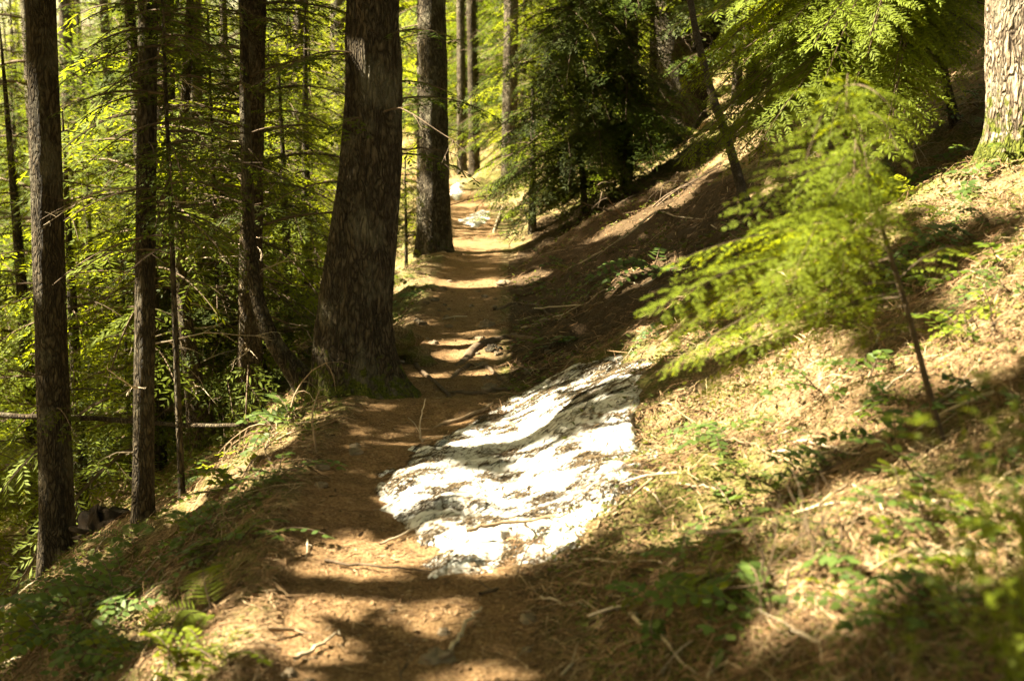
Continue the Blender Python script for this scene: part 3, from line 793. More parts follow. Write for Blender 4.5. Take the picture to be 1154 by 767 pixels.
# ------------------------------------------------------------------ dense dark conifer in the middle
def bough_tree(name, label, base, top, boughs, needle, seed, leaf=.05, lw=.011, rad=(.05, .02), side=.42, dens=1., bark='bark', dead=0, srt=.05, pts=None, stem=.008, spc=None, msk=False):
    rng = np.random.default_rng(seed); base = np.array(base, float)
    root = thing(name, label, 'tree', base)
    tm = MB(); P = pts if pts is not None else [base-[0, 0, .1], base*.5+np.array(top)*.5, np.array(top)]
    trunk(tm, P, np.linspace(rad[0], rad[1], len(P)), 14, .05, .06, 4, .3, .1, 0, .1, rng)
    tm.build('trunk', M[bark], root, smooth=True)
    fm, wm = MB(), MB()
    for A, B, sg in boughs: branch(fm, wm, A, B, sg, dens, leaf, lw, side, rng, .3, stem, srt, spc=spc)
    if msk: thin(fm)
    fm.build('crown', M[needle], root); wm.build('branches', M['twig'], root)
    if dead:
        dm = MB()
        for i in range(dead):
            q = rng.random(); A = P[0]*(1-q)+P[-1]*q
            twig(dm, A, [rng.normal(), rng.normal(), -.2], rng.uniform(.4, 1.), .008, rng, 2, -.2)
        dm.build('dead_branches', M['twig'], root)
    return root
rng = np.random.default_rng(41)
b = g(660, 240); y0 = b[1]
bo = []
for i in range(270):
    py = rng.uniform(-160, 215); px = 658 + rng.normal(0, 22) + (py-100)*0.02
    a = rng.uniform(0, 2*math.pi) if rng.random() < .4 else rng.uniform(-math.pi*.95, -.05); L = rng.uniform(.5, 1.15)*(1.0 if py > 0 else .9)
    A = wp(px, py, y0); B = A + np.array([math.cos(a)*L, math.sin(a)*L*.9, -L*rng.uniform(.25, .7)])
    h = H(B[0], B[1]); 
    if B[2] < h+.08: B[2] = h+.08
    bo.append((A, B, .12*L))
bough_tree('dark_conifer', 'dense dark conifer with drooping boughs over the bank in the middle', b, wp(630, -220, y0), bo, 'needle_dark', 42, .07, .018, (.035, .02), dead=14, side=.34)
for (px, py, nb_, dxr, lab, ndl, sd) in [(600, 262, 46, .8, 'low dark conifer leaning over the right edge of the trail', 'needle', 43), (632, 190, 60, .9, 'mid green conifer between the trail and the dense dark one', 'needle', 44)]:
    b = g(px, py); y0 = b[1]; rr_ = np.random.default_rng(sd); bo = []
    hh = 3.2 if sd != 43 else 1.3
    for i in range(nb_):
        q = rr_.random(); A = b + np.array([0, 0, .15+hh*q]); a = rr_.uniform(0, 6.28); L = dxr*(1.05-.6*q)*rr_.uniform(.6, 1.2)
        B = A + np.array([math.cos(a)*L, math.sin(a)*L, -L*rr_.uniform(.1, .5)]); B[2] = max(B[2], H(B[0], B[1])+.06); bo.append((A, B, .1*L))
    bough_tree('young_conifer', lab, b, b+np.array([0, 0, hh+.4]), bo, ndl, sd+50, .065, .015, (.05, .02))

for (px, py, z0_, z1_, nb_, L_, lab, ndl, sd) in [(706, 214, .35, 4.0, 150, 1.15, 'layered green conifer overhanging the dark bank beside the dense dark one', 'needle', 39),
                                 (640, 225, .9, 3.6, 60, 1.0, 'thin conifer mingling with the dense dark one above the trail', 'needle', 38),
                                 (830, 118, 1.2, 5.2, 82, 1.7, 'dark conifer with heavy low boughs behind the bare grey pole', 'needle_dark', 46), (735, 148, 1.0, 4.6, 90, 1.3, 'shaded conifer overhanging the massive forked trunk', 'needle_dark', 47),
                                 (925, 95, 1.2, 5.0, 55, 1.6, 'green conifer filling the slope left of the leaning conifer', 'needle', 48)]:
    b = g(px, py); rr_ = np.random.default_rng(sd); bo = []
    for i in range(nb_):
        q = rr_.random(); A = b + np.array([0, 0, z0_+(z1_-z0_)*q]); a = rr_.uniform(0, 6.28); L = L_*(1.05-.4*q)*rr_.uniform(.5, 1.1)
        B = A + np.array([math.cos(a)*L, math.sin(a)*L, -L*rr_.uniform(.15, .6)]); B[2] = max(B[2], H(B[0], B[1])+.1); bo.append((A, B, .1*L))
    bough_tree('conifer_tree', lab, b, b+np.array([0, 0, z1_+.4]), bo, ndl, sd+50, .09, .022, (.07, .03), dead=8)
# leaning conifer at the upper right: bare below, sunlit boughs above
rng = np.random.default_rng(51); p0 = g(1080, 143); y0 = p0[1]
pts = [p0-[0, 0, .05], wp(1072, 118, y0), wp(1062, 75, y0), wp(1052, 30, y0), wp(1046, 0, y0), wp(1040, -60, y0), wp(1035, -260, y0)]
bo = []
for i in range(105):
    py = rng.uniform(-120, 20); px = np.interp(py, [-260, -60, 0, 30], [1035, 1040, 1046, 1052])
    A = wp(px, py, y0); L = rng.uniform(.7, 1.5)
    if rng.random() < .25: a = rng.uniform(0, 6.28); L *= .5
    else: a = math.radians(rng.uniform(168, 250))
    B = A + np.array([math.cos(a)*L, math.sin(a)*L, -L*rng.uniform(.30, .85)])
    bo.append((A, B, .10*L))
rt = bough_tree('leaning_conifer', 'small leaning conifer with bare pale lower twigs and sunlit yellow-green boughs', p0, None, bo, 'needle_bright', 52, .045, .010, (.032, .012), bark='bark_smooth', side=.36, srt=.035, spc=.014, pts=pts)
dm = MB(); rg = np.random.default_rng(5)
for py in np.linspace(15, 125, 20):
    px = np.interp(py, [0, 30, 75, 118, 143], [1046, 1052, 1062, 1072, 1080])
    twig(dm, wp(px, py, y0), [-1, rg.uniform(-.8, .5), -.35], rg.uniform(.3, .8), .007, rg, 2, -.3, .2)
    if rg.random() < .35: twig(dm, wp(px, py, y0), [1, -.2, .2], .22, .005, rg, 1, .0, .2)
dm.build('dead_branches', M['twig_pale'], rt)
# near blurred sapling
rng = np.random.default_rng(61); b = g(1066, 492); y0 = b[1]
st = [b-[0, 0, .05], wp(1045, 435, y0-.05), wp(1022, 345, y0-.1), wp(995, 262, y0-.15), wp(978, 205, y0-.2), wp(962, 140, y0-.2), wp(950, 95, y0-.2)]
bo = []
key = [(958, 118, 925, 150), (955, 104, 935, 120), (962, 140, 1005, 165), (970, 170, 1015, 190), (985, 232, 860, 265), (990, 250, 810, 345), (1000, 280, 735, 385), (1005, 300, 750, 345), (1012, 318, 770, 420), (975, 190, 850, 250), (970, 170, 880, 235), (1018, 335, 860, 405),
       (998, 262, 790, 315), (985, 225, 900, 290), (1022, 345, 800, 440), (960, 130, 985, 260), (965, 150, 940, 300), (972, 175, 900, 330), (990, 250, 850, 360), (955, 105, 900, 175), (952, 98, 1000, 130),
       (1000, 275, 900, 380), (1010, 310, 860, 345), (975, 190, 1010, 250), (1030, 380, 930, 430), (1012, 315, 1110, 300), (985, 230, 780, 345), (992, 250, 730, 395), (1005, 290, 740, 400), (1015, 330, 830, 400),
       (978, 200, 955, 330), (968, 160, 925, 250), (1000, 270, 760, 300), (1040, 420, 900, 470)]
for a_, c_, e_, f_ in key:
    dy = rng.uniform(-.7, .5)
    bo.append((wp(a_, c_, y0-.12), wp(e_+rng.uniform(-18, 18), f_+rng.uniform(-14, 14), y0-.12+dy), rng.uniform(.02, .09)))
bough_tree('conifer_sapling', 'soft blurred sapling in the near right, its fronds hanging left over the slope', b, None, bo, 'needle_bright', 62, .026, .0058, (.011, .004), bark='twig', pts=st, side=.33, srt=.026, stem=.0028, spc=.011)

# hanging branch clusters framing the left trunks (belong to a small conifer there)
for (px, py, hh, nb_, L0, lab, ndl, sd) in [(105, 600, 1.9, 70, .75, 'small shade conifer between the two left trunks', 'needle_dark', 71),
                                (20, 560, 2.6, 60, .8, 'small conifer behind the leftmost trunk', 'needle', 72),
                                (250, 478, 3.2, 150, 1.1, 'drooping dark conifer in front of the twisted snag', 'needle_dark', 73),
                                (312, 398, 3.2, 120, 1.1, 'green understory conifer left of the biggest trunk', 'needle', 74),
                                (205, 560, 3.0, 60, .85, 'slender young conifer with feathery sprays hanging between the slim dark conifer and the big trunk', 'needle', 77),
                                (458, 300, 1.0, 26, .5, 'low bright conifer seedling between the two trailside trunks', 'needle_bright', 75),
                                (130, 470, 3.6, 100, 1.1, 'bright bushy conifer in the gap between the two left trunks', 'needle_bright', 76)]:
    b = g(px, py); rr_ = np.random.default_rng(sd); bo = []
    if sd == 71: b = onground(b[0]-.1, b[1]+1.5)
    lowq = .45 if sd == 77 else 0
    for i in range(nb_):
        q = lowq+(1-lowq)*rr_.random(); A = b + np.array([0, 0, .15+hh*q]); a = rr_.uniform(0, 6.28); L = L0*(1.05-.5*q)*rr_.uniform(.6, 1.2)
        B = A + np.array([math.cos(a)*L, math.sin(a)*L, -L*rr_.uniform(.1, .5)]); B[2] = max(B[2], H(B[0], B[1])+.06); bo.append((A, B, .1*L))
    bough_tree('young_conifer', lab, b, b+np.array([0, 0, hh+.3]), bo, ndl, sd+50, .055, .013, (.022, .008), msk=True)

# ------------------------------------------------------------------ snow
def poly_ground(pp): return np.array([g(*p)[:2] for p in pp])
def sdist(X, Y, poly):
    best = np.full(X.shape, 1e9); n = len(poly)
    for i in range(n):
        a = poly[i]; c = poly[(i+1) % n]; d = c-a; L2 = d@d+1e-9
        t = np.clip(((X-a[0])*d[0]+(Y-a[1])*d[1])/L2, 0, 1)
        best = np.minimum(best, np.hypot(X-a[0]-t*d[0], Y-a[1]-t*d[1]))
    ins = inpoly(X.ravel(), Y.ravel(), [tuple(p) for p in poly]).reshape(X.shape)
    return np.where(ins, best, -best)
SNOWS = []
def snow(pp, thick, step, label, seed, holes=.06):
    po = poly_ground(pp); lo = po.min(0)-.25; hi = po.max(0)+.25
    xs = np.arange(lo[0], hi[0], step); ys = np.arange(lo[1], hi[1], step)
    Y, X = np.meshgrid(ys, xs, indexing='ij')
    d = sdist(X, Y, po) + fbm(X/.16, Y/.16, seed, 3)*.15 + fbm(X/.045, Y/.06, seed+3, 2)*.045
    d = d - np.clip(fbm(X/.26+3, Y/.20, seed+5, 3)-.27, 0, 1)*holes*14
    t = thick*(1-np.exp(-np.maximum(d, 0)/.09))
    t = t*(1+fbm(X/.22, Y/.3, seed+9, 3)*.35) + (fbm(X/.07, Y/.06, seed+10, 3))*.006*(d > 0)
    Z = H(X, Y, False)*.75 + H(X, Y)*.25 + t - .012
    Z = np.where(d > 0, Z, H(X, Y)-.05)
    ny, nx = X.shape
    i = (np.arange(ny-1)[:, None]*nx + np.arange(nx-1)[None])
    dm = np.maximum.reduce([d[:-1, :-1], d[1:, :-1], d[:-1, 1:], d[1:, 1:]])
    i = i[dm > -.0]
    F = np.stack([i, i+1, i+nx+1, i+nx], -1)
    V = np.stack([X, Y, Z], -1).reshape(-1, 3)
    usedv = np.zeros(len(V), bool); usedv[F.ravel()] = True
    mp = np.cumsum(usedv)-1
    org = V[usedv].mean(0); org[2] = V[usedv][:, 2].min()
    m = MB(); m.add(V[usedv], mp[F]); o = m.build('snow_patch', M['snow'], origin=org, smooth=True)
    tag(o, label, 'snow patch')
    SNOWS.append((po, X, Y, Z, d))
snow([(421, 565), (430, 538), (470, 508), (520, 490), (550, 470), (585, 447), (620, 432), (660, 415), (690, 408), (748, 422), (738, 452), (722, 490), (735, 522), (700, 566), (655, 606), (600, 636), (560, 652), (520, 655), (478, 660), (470, 640), (480, 612), (455, 597), (432, 590)],
     .075, .012, 'large dirty snow patch spilling from the slope onto the trail', 501)
snow([(676, 402), (690, 388), (712, 380), (712, 392), (695, 406)], .05, .012, 'tiny scrap of snow just above the large patch', 502, 0)
snow([(507, 222), (510, 210), (518, 206), (522, 215), (516, 226)], .08, .03, 'small shaded snow patch at the far end of the trail', 503, 0)
snow([(516, 250), (532, 243), (546, 238), (552, 242), (546, 251), (534, 256), (524, 252)], .06, .02, 'bright snow patch lying across the far trail', 504, 0)

# ------------------------------------------------------------------ litter (stuff)
def hgrad(x, y):
    e = .05
    return np.stack([(H(x+e, y, False)-H(x-e, y, False))/(2*e), (H(x, y+e, False)-H(x, y-e, False))/(2*e)], -1)
def strips(x, y, z, L, w, rng, lift=.25, flow=None, curve=.2):
    n = len(x); gxy = hgrad(x, y)
    N = np.stack([-gxy[:, 0], -gxy[:, 1], np.ones(n)], 1); N /= np.linalg.norm(N, axis=1)[:, None]
    th = rng.uniform(0, 2*math.pi, n) if flow is None else flow
    D = np.stack([np.cos(th), np.sin(th), np.zeros(n)], 1); D -= N*(D*N).sum(1)[:, None]; D /= np.linalg.norm(D, axis=1)[:, None]
    D = D + N*(np.abs(rng.normal(0, lift, n)))[:, None]; D /= np.linalg.norm(D, axis=1)[:, None]
    S = np.cross(D, N + rng.normal(0, .5, (n, 3))); S /= np.linalg.norm(S, axis=1)[:, None]
    C = np.stack([x, y, z], 1)
    A = C - D*(L*.5)[:, None]; A[:, 2] = np.maximum(A[:, 2], H(A[:, 0], A[:, 1])+.001)
    B = C + D*(L*.5)[:, None]; B[:, 2] = np.maximum(B[:, 2], H(B[:, 0], B[:, 1])+.001)
    Mi = (A+B)*.5 + N*(L*curve*rng.uniform(0, .6, n))[:, None] + np.cross(N, D)*(L*rng.normal(0, curve*.4, n))[:, None]
    ww = (w*.5)[:, None]
    V = np.stack([A-S*ww*.7, A+S*ww*.7, Mi+S*ww, Mi-S*ww, B+S*ww*.4, B-S*ww*.4], 1)
    F = np.arange(n)[:, None, None]*6 + np.array([[0, 1, 2, 3], [3, 2, 4, 5]])[None]
    return V.reshape(-1, 3), F.reshape(-1, 4)
def sample(n, rng, ylo=2.2, yhi=16, ulo=-4, uhi=4.5, power=1.6):
    q = rng.random(n); a = 1-power
    y = (ylo**a + q*(yhi**a-ylo**a))**(1/a)
    x = rng.uniform(-.40, .40, n)*y
    return x, y
rng = np.random.default_rng(71)
m = MB()
x, y = sample(210000, rng); u = np.abs(x-cxf(y)); off = u > hwf(y)*.95
keep = off | (rng.random(len(x)) < .6)
clump = fbm(x/.35, y/.35, 77, 2) > -.12
keep &= clump | (rng.random(len(x)) < .35)
x, y = x[keep], y[keep]; off = off[keep]; n = len(x)
sc_ = np.clip(y/5, .6, 2.0)
L = np.where(off, rng.lognormal(-2.95, .65, n), rng.lognormal(-3.7, .5, n))
L = np.minimum(L, .35)
V, F = strips(x, y, H(x, y)+.004+rng.random(n)*.02*off, L, .0028*sc_**.6*np.ones(n)*rng.uniform(.6, 1.6, n), rng, .16)
m.add(V, F, np.repeat(np.clip(rng.beta(1.6, 2.2, n), 0, 1), 6))
tag(m.build('needle_litter', M['litter']), 'loose brown needles and broken twigs strewn over the forest floor', 'litter', kind='stuff')
m = MB(); x, y = sample(9000, rng, 2.4, 12); n = len(x)
k = (np.abs(x-cxf(y)) > hwf(y)*.9) | (rng.random(n) < .35); x, y = x[k], y[k]; n = len(x)
V, F = strips(x, y, H(x, y)+.006, rng.uniform(.010, .045, n), rng.uniform(.005, .016, n), rng, .2, None, .1)
m.add(V, F, np.repeat(rng.beta(1.2, 2.4, n), 6))
tag(m.build('bark_litter', M['litter']), 'bark flakes, cone scales and dead leaf bits among the needles', 'litter', kind='stuff')
# small leafy ground cover
def leaves(m, P, L, W_, rng, Nn=None, up=.6, rnd=None, D=None):
    n = len(P)
    if D is None:
        th = rng.uniform(0, 2*math.pi, n); D = np.stack([np.cos(th), np.sin(th), rng.uniform(-.2, .7, n)], 1)
    D = D/np.linalg.norm(D, axis=1)[:, None]
    N = np.array([0, 0, 1.]) + rng.normal(0, .45, (n, 3)) if Nn is None else Nn
    S = np.cross(D, N); S /= np.linalg.norm(S, axis=1)[:, None]+1e-9; N = np.cross(S, D)
    L = np.broadcast_to(L, n)[:, None]; W_ = np.broadcast_to(W_, n)[:, None]*.5
    a = P; b1 = P+D*L*.33+S*W_-N*W_*.25; b2 = P+D*L*.33-S*W_-N*W_*.25; c1 = P+D*L*.72+S*W_*.75-N*W_*.3; c2 = P+D*L*.72-S*W_*.75-N*W_*.3; e = P+D*L-N*L*.10
    mid = P+D*L*.5+N*W_*.12
    V = np.stack([a, b1, c1, e, c2, b2], 1)
    F3 = np.array([[0, 1, 2, 5], [5, 2, 3, 4]])
    F = np.arange(n)[:, None, None]*6 + F3[None]
    m.add(V.reshape(-1, 3), F.reshape(-1, 4), np.repeat(rng.uniform(0, .9, n) if rnd is None else rnd, 6))
m = MB()
x, y = sample(110000, rng, 2.0, 22); u = x-cxf(y)
dens = fbm(x/.8, y/.8, 83, 3) + np.where(u < 0, .32, .19) 
keep = (np.abs(u) > hwf(y)+.10) & (dens > .16) & (rng.random(len(x)) < .8)
x, y = x[keep], y[keep]; n = len(x)
P = np.stack([x, y, H(x, y)+rng.uniform(.0, .05, n)], 1)
leaves(m, P, rng.uniform(.010, .028, n)*np.clip(y/5, .8, 2), rng.uniform(.006, .014, n)*np.clip(y/5, .8, 2), rng)
x = rng.uniform(-.25, .35, 60000); y = rng.uniform(10, 40, 60000); x = x*y; u = x-cxf(y)
keep = (np.abs(u) > hwf(y)+.2) & (fbm(x/1.4, y/1.4, 88, 3) > .05) & ((u < 0) | (y > 19) | (u > 5)); x, y = x[keep], y[keep]; n = len(x)
P = np.stack([x, y, H(x, y)+rng.uniform(.0, .16, n)], 1)
leaves(m, P, rng.uniform(.04, .10, n), rng.uniform(.02, .05, n), rng)
tag(m.build('ground_cover', M['cover']), 'low mossy leafy ground cover on both banks', 'ground cover', kind='stuff')
# dry grass / needle drapes on the near banks
m = MB()
x, y = sample(14000, rng, 1.8, 9); u = x-cxf(y)
keep = (np.abs(u) > hwf(y)+.04) & (fbm(x/.5+9, y/.5, 89, 2) > .02)
x, y = x[keep], y[keep]; n = len(x)
V, F = strips(x, y, H(x, y)+.02, rng.uniform(.06, .22, n), rng.uniform(.0012, .0028, n), rng, .28, None, .35)
m.add(V, F, np.repeat(rng.uniform(.45, 1, n), 6))
tag(m.build('dry_grass', M['litter']), 'wisps of straw-coloured dry grass on the banks', 'grass', kind='stuff')
# debris lying on the snow
m = MB(); po, X, Y, Z, d = SNOWS[0]
ii = np.argwhere(d > .02); pick = ii[rng.integers(0, len(ii), 42000)]
x = X[pick[:, 0], pick[:, 1]]; y = Y[pick[:, 0], pick[:, 1]]; z = Z[pick[:, 0], pick[:, 1]]
k = fbm(x/.12, y/.07, 97, 3) > .20; k |= fbm(x/.30, y/.16, 98, 3) > .24; k |= rng.random(len(x)) < .08
x, y, z = x[k]+rng.normal(0, .006, k.sum()), y[k], z[k]; n = len(x)
th = rng.normal(.5, .8, n)
D = np.stack([np.cos(th), np.sin(th), np.tan(.5)*np.cos(th)+rng.normal(0, .15, n)], 1); D /= np.linalg.norm(D, axis=1)[:, None]
Nn = np.array([-.5, 0, 1.]) + rng.normal(0, .4, (n, 3)); S = np.cross(D, Nn); S /= np.linalg.norm(S, axis=1)[:, None]
L = (rng.lognormal(-3.5, .55, n))[:, None]; w = (rng.uniform(.001, .0034, n))[:, None]
C = np.stack([x, y, z+.004], 1)
m.quads(np.stack([C-D*L*.5-S*w, C-D*L*.5+S*w, C+D*L*.5+S*w*.5, C+D*L*.5-S*w*.5], 1), rng.random(n))
tag(m.build('snow_debris', M['debris']), 'dark needles and twig scraps scattered over the large snow patch', 'debris', kind='stuff')

# ------------------------------------------------------------------ low plants
def mahonia(seed, nl, L0, mt, lf=.045, wf=.022):
    rng = np.random.default_rng(seed); root = thing('low_shrub', 'x', 'plant', (0, 0, 0))
    sm, fm = MB(), MB()
    for i in range(nl):
        a = rng.uniform(0, 6.28); L = L0*rng.uniform(.7, 1.2); el = rng.uniform(.3, 1.0)
        d = np.array([math.cos(a)*math.cos(el), math.sin(a)*math.cos(el), math.sin(el)])
        A = np.array([rng.normal(0, .03), rng.normal(0, .03), 0]); t = np.linspace(0, 1, 8)[:, None]
        P = A + d*L*t; P[:, 2] -= .5*L*(t[:, 0]**2)
        sm.tube(P, np.linspace(.0025, .001, 8), 4, .5)
        T = np.gradient(P, axis=0); T /= np.linalg.norm(T, axis=1)[:, None]
        S = np.cross(T, [0, 0, 1]); S /= np.linalg.norm(S, axis=1)[:, None]
        for j in range(2, 8):
            for sg in (-1, 1):
                D = T[j]*.45 + S[j]*sg + np.array([0, 0, rng.normal(.0, .15)])
                leaves(fm, P[j][None], lf*rng.uniform(.8, 1.15)*(1.1-.05*j), wf, rng, np.array([[0, 0, 1.]])+rng.normal(0, .2, (1, 3)), D=D[None], rnd=np.array([rng.uniform(.1, .9)]))
        leaves(fm, P[-1][None], lf, wf, rng, np.array([[0, 0, 1.]]), D=T[-1][None], rnd=np.array([.5]))
    sm.build('stems', M['twig'], root); fm.build('leaves', M[mt], root)
    return root
def fern(seed, nl, L0, mt):
    rng = np.random.default_rng(seed); root = thing('fern', 'x', 'fern', (0, 0, 0)); sm, fm = MB(), MB()
    for i in range(nl):
        a = rng.uniform(0, 6.28); L = L0*rng.uniform(.7, 1.2); el = rng.uniform(.6, 1.1)
        d = np.array([math.cos(a)*math.cos(el), math.sin(a)*math.cos(el), math.sin(el)]); t = np.linspace(0, 1, 22)
        P = d*L*t[:, None]; P[:, 2] -= .75*L*t**2
        sm.tube(P, np.linspace(.002, .0006, 22), 4, .5); T = np.gradient(P, axis=0); T /= np.linalg.norm(T, axis=1)[:, None]
        S = np.cross(T, [0, 0, 1]); S /= np.linalg.norm(S, axis=1)[:, None]
        for j in range(4, 22):
            for sg in (-1, 1):
                leaves(fm, P[j][None], L*.20*math.sin(math.pi*min(1, .18+t[j]*.82))+.005, .0065, rng, np.array([[0, 0, 1.]])+rng.normal(0, .15, (1, 3)), D=(T[j]*.4+S[j]*sg-np.array([0, 0, .1]))[None], rnd=np.array([rng.uniform(.2, .9)]))
    sm.build('stems', M['twig'], root); fm.build('leaves', M[mt], root); return root
SH = [mahonia(401, 6, .24, 'broad'), mahonia(402, 9, .28, 'broad'), mahonia(403, 5, .2, 'broad', .035, .02), mahonia(404, 7, .22, 'broad_bright', .035, .02)]
FE = [fern(411, 5, .36, 'needle_bright'), fern(412, 6, .26, 'broad')]
first = set()
def setp(protos, i, loc, s, label, group=None, tilt=True):
    rt = protos[i]; rz = R.uniform(0, 6.28)
    e = hgrad(np.array([loc[0]]), np.array([loc[1]]))[0]*.6
    tl = (math.atan(e[1]), -math.atan(e[0]))
    if (id(protos), i) not in first:
        first.add((id(protos), i)); rt.location = loc; rt.scale = (s,)*3; rt.rotation_euler = (tl[0], tl[1], rz); rt['label'] = label
        if group: rt['group'] = group
        return rt
    r = dup(rt, loc, rz, s, label, None, tl)
    if group: r['group'] = group
    elif 'group' in r: del r['group']
    return r
setp(FE, 0, g(240, 690), 1.0, 'bright fern with a long arching frond at the lower left trail edge')
setp(SH, 3, g(205, 765), 1.1, 'sunlit yellow-green leafy plant at the bottom left')
setp(SH, 3, g(232, 730), .8, 'small yellow-green plant just above the bottom left sunlit one')
setp(SH, 0, g(740, 715), 1.0, 'shiny oval-leaved plant by a pale stick at the lower middle')
setp(SH, 1, g(735, 315), 1.5, 'glossy plant beside the forked white branch')
setp(SH, 1, g(1090, 270), 1.2, 'glossy silvery plant below the sunlit right trunk')
setp(SH, 0, g(1120, 300), 1.1, 'glossy plant at the right edge below the silvery one')
setp(FE, 1, g(1010, 300), .8, 'small fern behind the near blurred sapling')
setp(SH, 3, g(1065, 240), .8, 'tiny bright plant on the slope under the dead sapling')
setp(SH, 3, g(715, 690), .5, 'tiny bright seedling left of the shiny oval-leaved plant')
n_ = 0
for (x0, y0_, x1, y1_, nn, where) in [(210, 480, 350, 640, 36, 'on the shaded bank left of the trail'), (20, 640, 260, 760, 30, 'at the lower left below the trail'), (780, 500, 1150, 750, 24, 'in the dim lower right'),
                               (930, 190, 1150, 460, 34, 'on the sunlit right slope'), (440, 290, 490, 345, 7, 'between the two trailside trunks'), (560, 250, 640, 340, 8, 'on the right verge of the far trail'),
                               (600, 290, 820, 400, 5, 'on the slope above the snow'), (60, 420, 330, 560, 22, 'under the left trunks'), (1090, 90, 1150, 190, 7, 'at the foot of the sunlit right trunk')]:
    for _ in range(nn):
        p = g(R.uniform(x0, x1), R.uniform(y0_, y1_))
        if abs(p[0]-cxf(p[1])) < hwf(p[1])+.12: continue
        i = int(R.choice([0, 1, 2, 2, 3])) if R.random() < .8 else 0
        br = i == 3
        lab = ('bright leafy plant ' if br else 'low glossy-leaved plant ') + where
        setp(SH, i, p, R.uniform(.7, 1.4), lab, ('bright plants ' if br else 'glossy plants ') + where)
for px, py in [(455, 318), (470, 335), (150, 620), (290, 560), (330, 480), (1040, 330), (880, 600), (40, 700)]:
    p = g(px, py)
    if abs(p[0]-cxf(p[1])) > hwf(p[1])+.1: setp(FE, 1, p, R.uniform(.7, 1.1), 'small dull green fern growing on the bank', 'small ferns on the banks')

# near right blurred shrub with bright little leaves, and the blade
def shrub(name, label, base, tips, mt, leaf, seed, rad=.004, cat='shrub', stem='twig', lv=9):
    rng = np.random.default_rng(seed); root = thing(name, label, cat, base); sm, fm = MB(), MB()
    for T_ in tips:
        T_ = np.array(T_); P = bez(np.array(base)+rng.normal(0, .02, 3)*[1, 1, 0], T_, .08*np.linalg.norm(T_-base), 10); P[1:] += rng.normal(0, .008, (9, 3))
        sm.tube(P, np.linspace(rad, rad*.3, 10), 5, rng.random())
        if lv:
            for j in range(2, 10):
                for _ in range(rng.integers(1, 3)):
                    d = rng.normal(0, 1, 3)+[0, 0, .3]; d /= np.linalg.norm(d); Lb = rng.uniform(.03, .12); sm.tube([P[j], P[j]+d*Lb], [rad*.35, rad*.15], 4, .4)
                    q = P[j] + d*Lb*rng.random((lv, 1)); leaves(fm, q, rng.uniform(.7, 1.2, lv)*leaf, leaf*.5, rng)
        else:
            for j in range(2, 9):
                if rng.random() < .7: twig(sm, P[j], (P[j]-P[j-1])+rng.normal(0, .03, 3), rng.uniform(.08, .25), rad*.5, rng, 1, 0, .25, 4, 4)
    sm.build('stems', M[stem], root); 
    if fm.V: fm.build('leaves', M[mt], root)
    return root
b = g(1150, 700); 
b = onground(.98, 2.45)
shrub('huckleberry_shrub', 'near out-of-focus shrub with small yellow-green leaves at the right edge', b, [wp(1040, 470, 2.3), wp(1075, 440, 2.5), wp(1110, 420, 2.3), wp(1150, 400, 2.5), wp(1090, 520, 2.1), wp(1150, 480, 2.2), wp(1060, 560, 2.1), wp(1120, 590, 2.0), wp(1160, 540, 2.0)], 'broad_bright', .022, 81, .0028, stem='moss', lv=7)
b2 = onground(.80, 2.15)
shrub('huckleberry_shrub', 'lower blurred shrub of thin green stems in the bottom right corner', b2, [wp(1000, 640, 2.1), wp(1050, 610, 2.1), wp(1100, 660, 1.9), wp(1150, 620, 1.9), wp(1030, 720, 1.9), wp(960, 690, 2.2), wp(1140, 720, 1.7)], 'broad_bright', .016, 82, .0022, stem='moss', lv=5)
for ((bx, by), tips, lab, sd) in [((880, 700), [(845, 575), (905, 600), (860, 620)], 'bare thin dark twigs sprouting at the lower right of the snow', 83), ((935, 640), [(935, 560), (955, 575), (905, 590)], 'bare dark stubby shoot right of the bare thin twigs', 84),
                                ((1110, 400), [(1120, 330), (1145, 345), (1095, 350)], 'bare dark twigs at the right edge on the sunlit strip', 85), ((770, 300), [(760, 250), (800, 240)], 'bare twigs on the slope behind the sapling fronds', 86)]:
    b = g(bx, by); shrub('bare_shrub', lab, b, [wp(px, py, b[1]*.97) for px, py in tips], None, .0, sd, .004, stem='twig', lv=0)
# broad blade
def blade(label, pts, w, mt, name='grass_blade'):
    P = np.array(pts); t = np.linspace(0, 1, 14); d = np.linspace(0, 1, len(P)); C = np.stack([np.interp(t, d, P[:, k]) for k in range(3)], 1)
    for k in range(3): C[1:-1, k] = (C[:-2, k]+C[1:-1, k]+C[2:, k])/3
    T = np.gradient(C, axis=0); T /= np.linalg.norm(T, axis=1)[:, None]; S = np.cross(T, [0, .6, .8]); S /= np.linalg.norm(S, axis=1)[:, None]
    ww = (w*.5*np.sin(math.pi*np.clip(t*.92+.06, 0, 1))**.6)[:, None]
    m = MB(); V = np.stack([C-S*ww, C-np.cross(S, T)*ww*.4, C+S*ww], 1).reshape(-1, 3); i = np.arange(13)[:, None]*3
    F = np.concatenate([np.stack([i+0, i+1, i+4, i+3], -1).reshape(-1, 4), np.stack([i+1, i+2, i+5, i+4], -1).reshape(-1, 4)])
    m.add(V, F, .8); return tag(m.build(name, M[mt], origin=P[0]), label, 'grass blade')
b = onground(.86, 1.95)
blade('broad pale blade curling down at the right edge', [b, wp(1160, 570, 2.05), wp(1125, 585, 2.05), wp(1100, 610, 2.05), wp(1090, 640, 2.05)], .018, 'broad_bright')
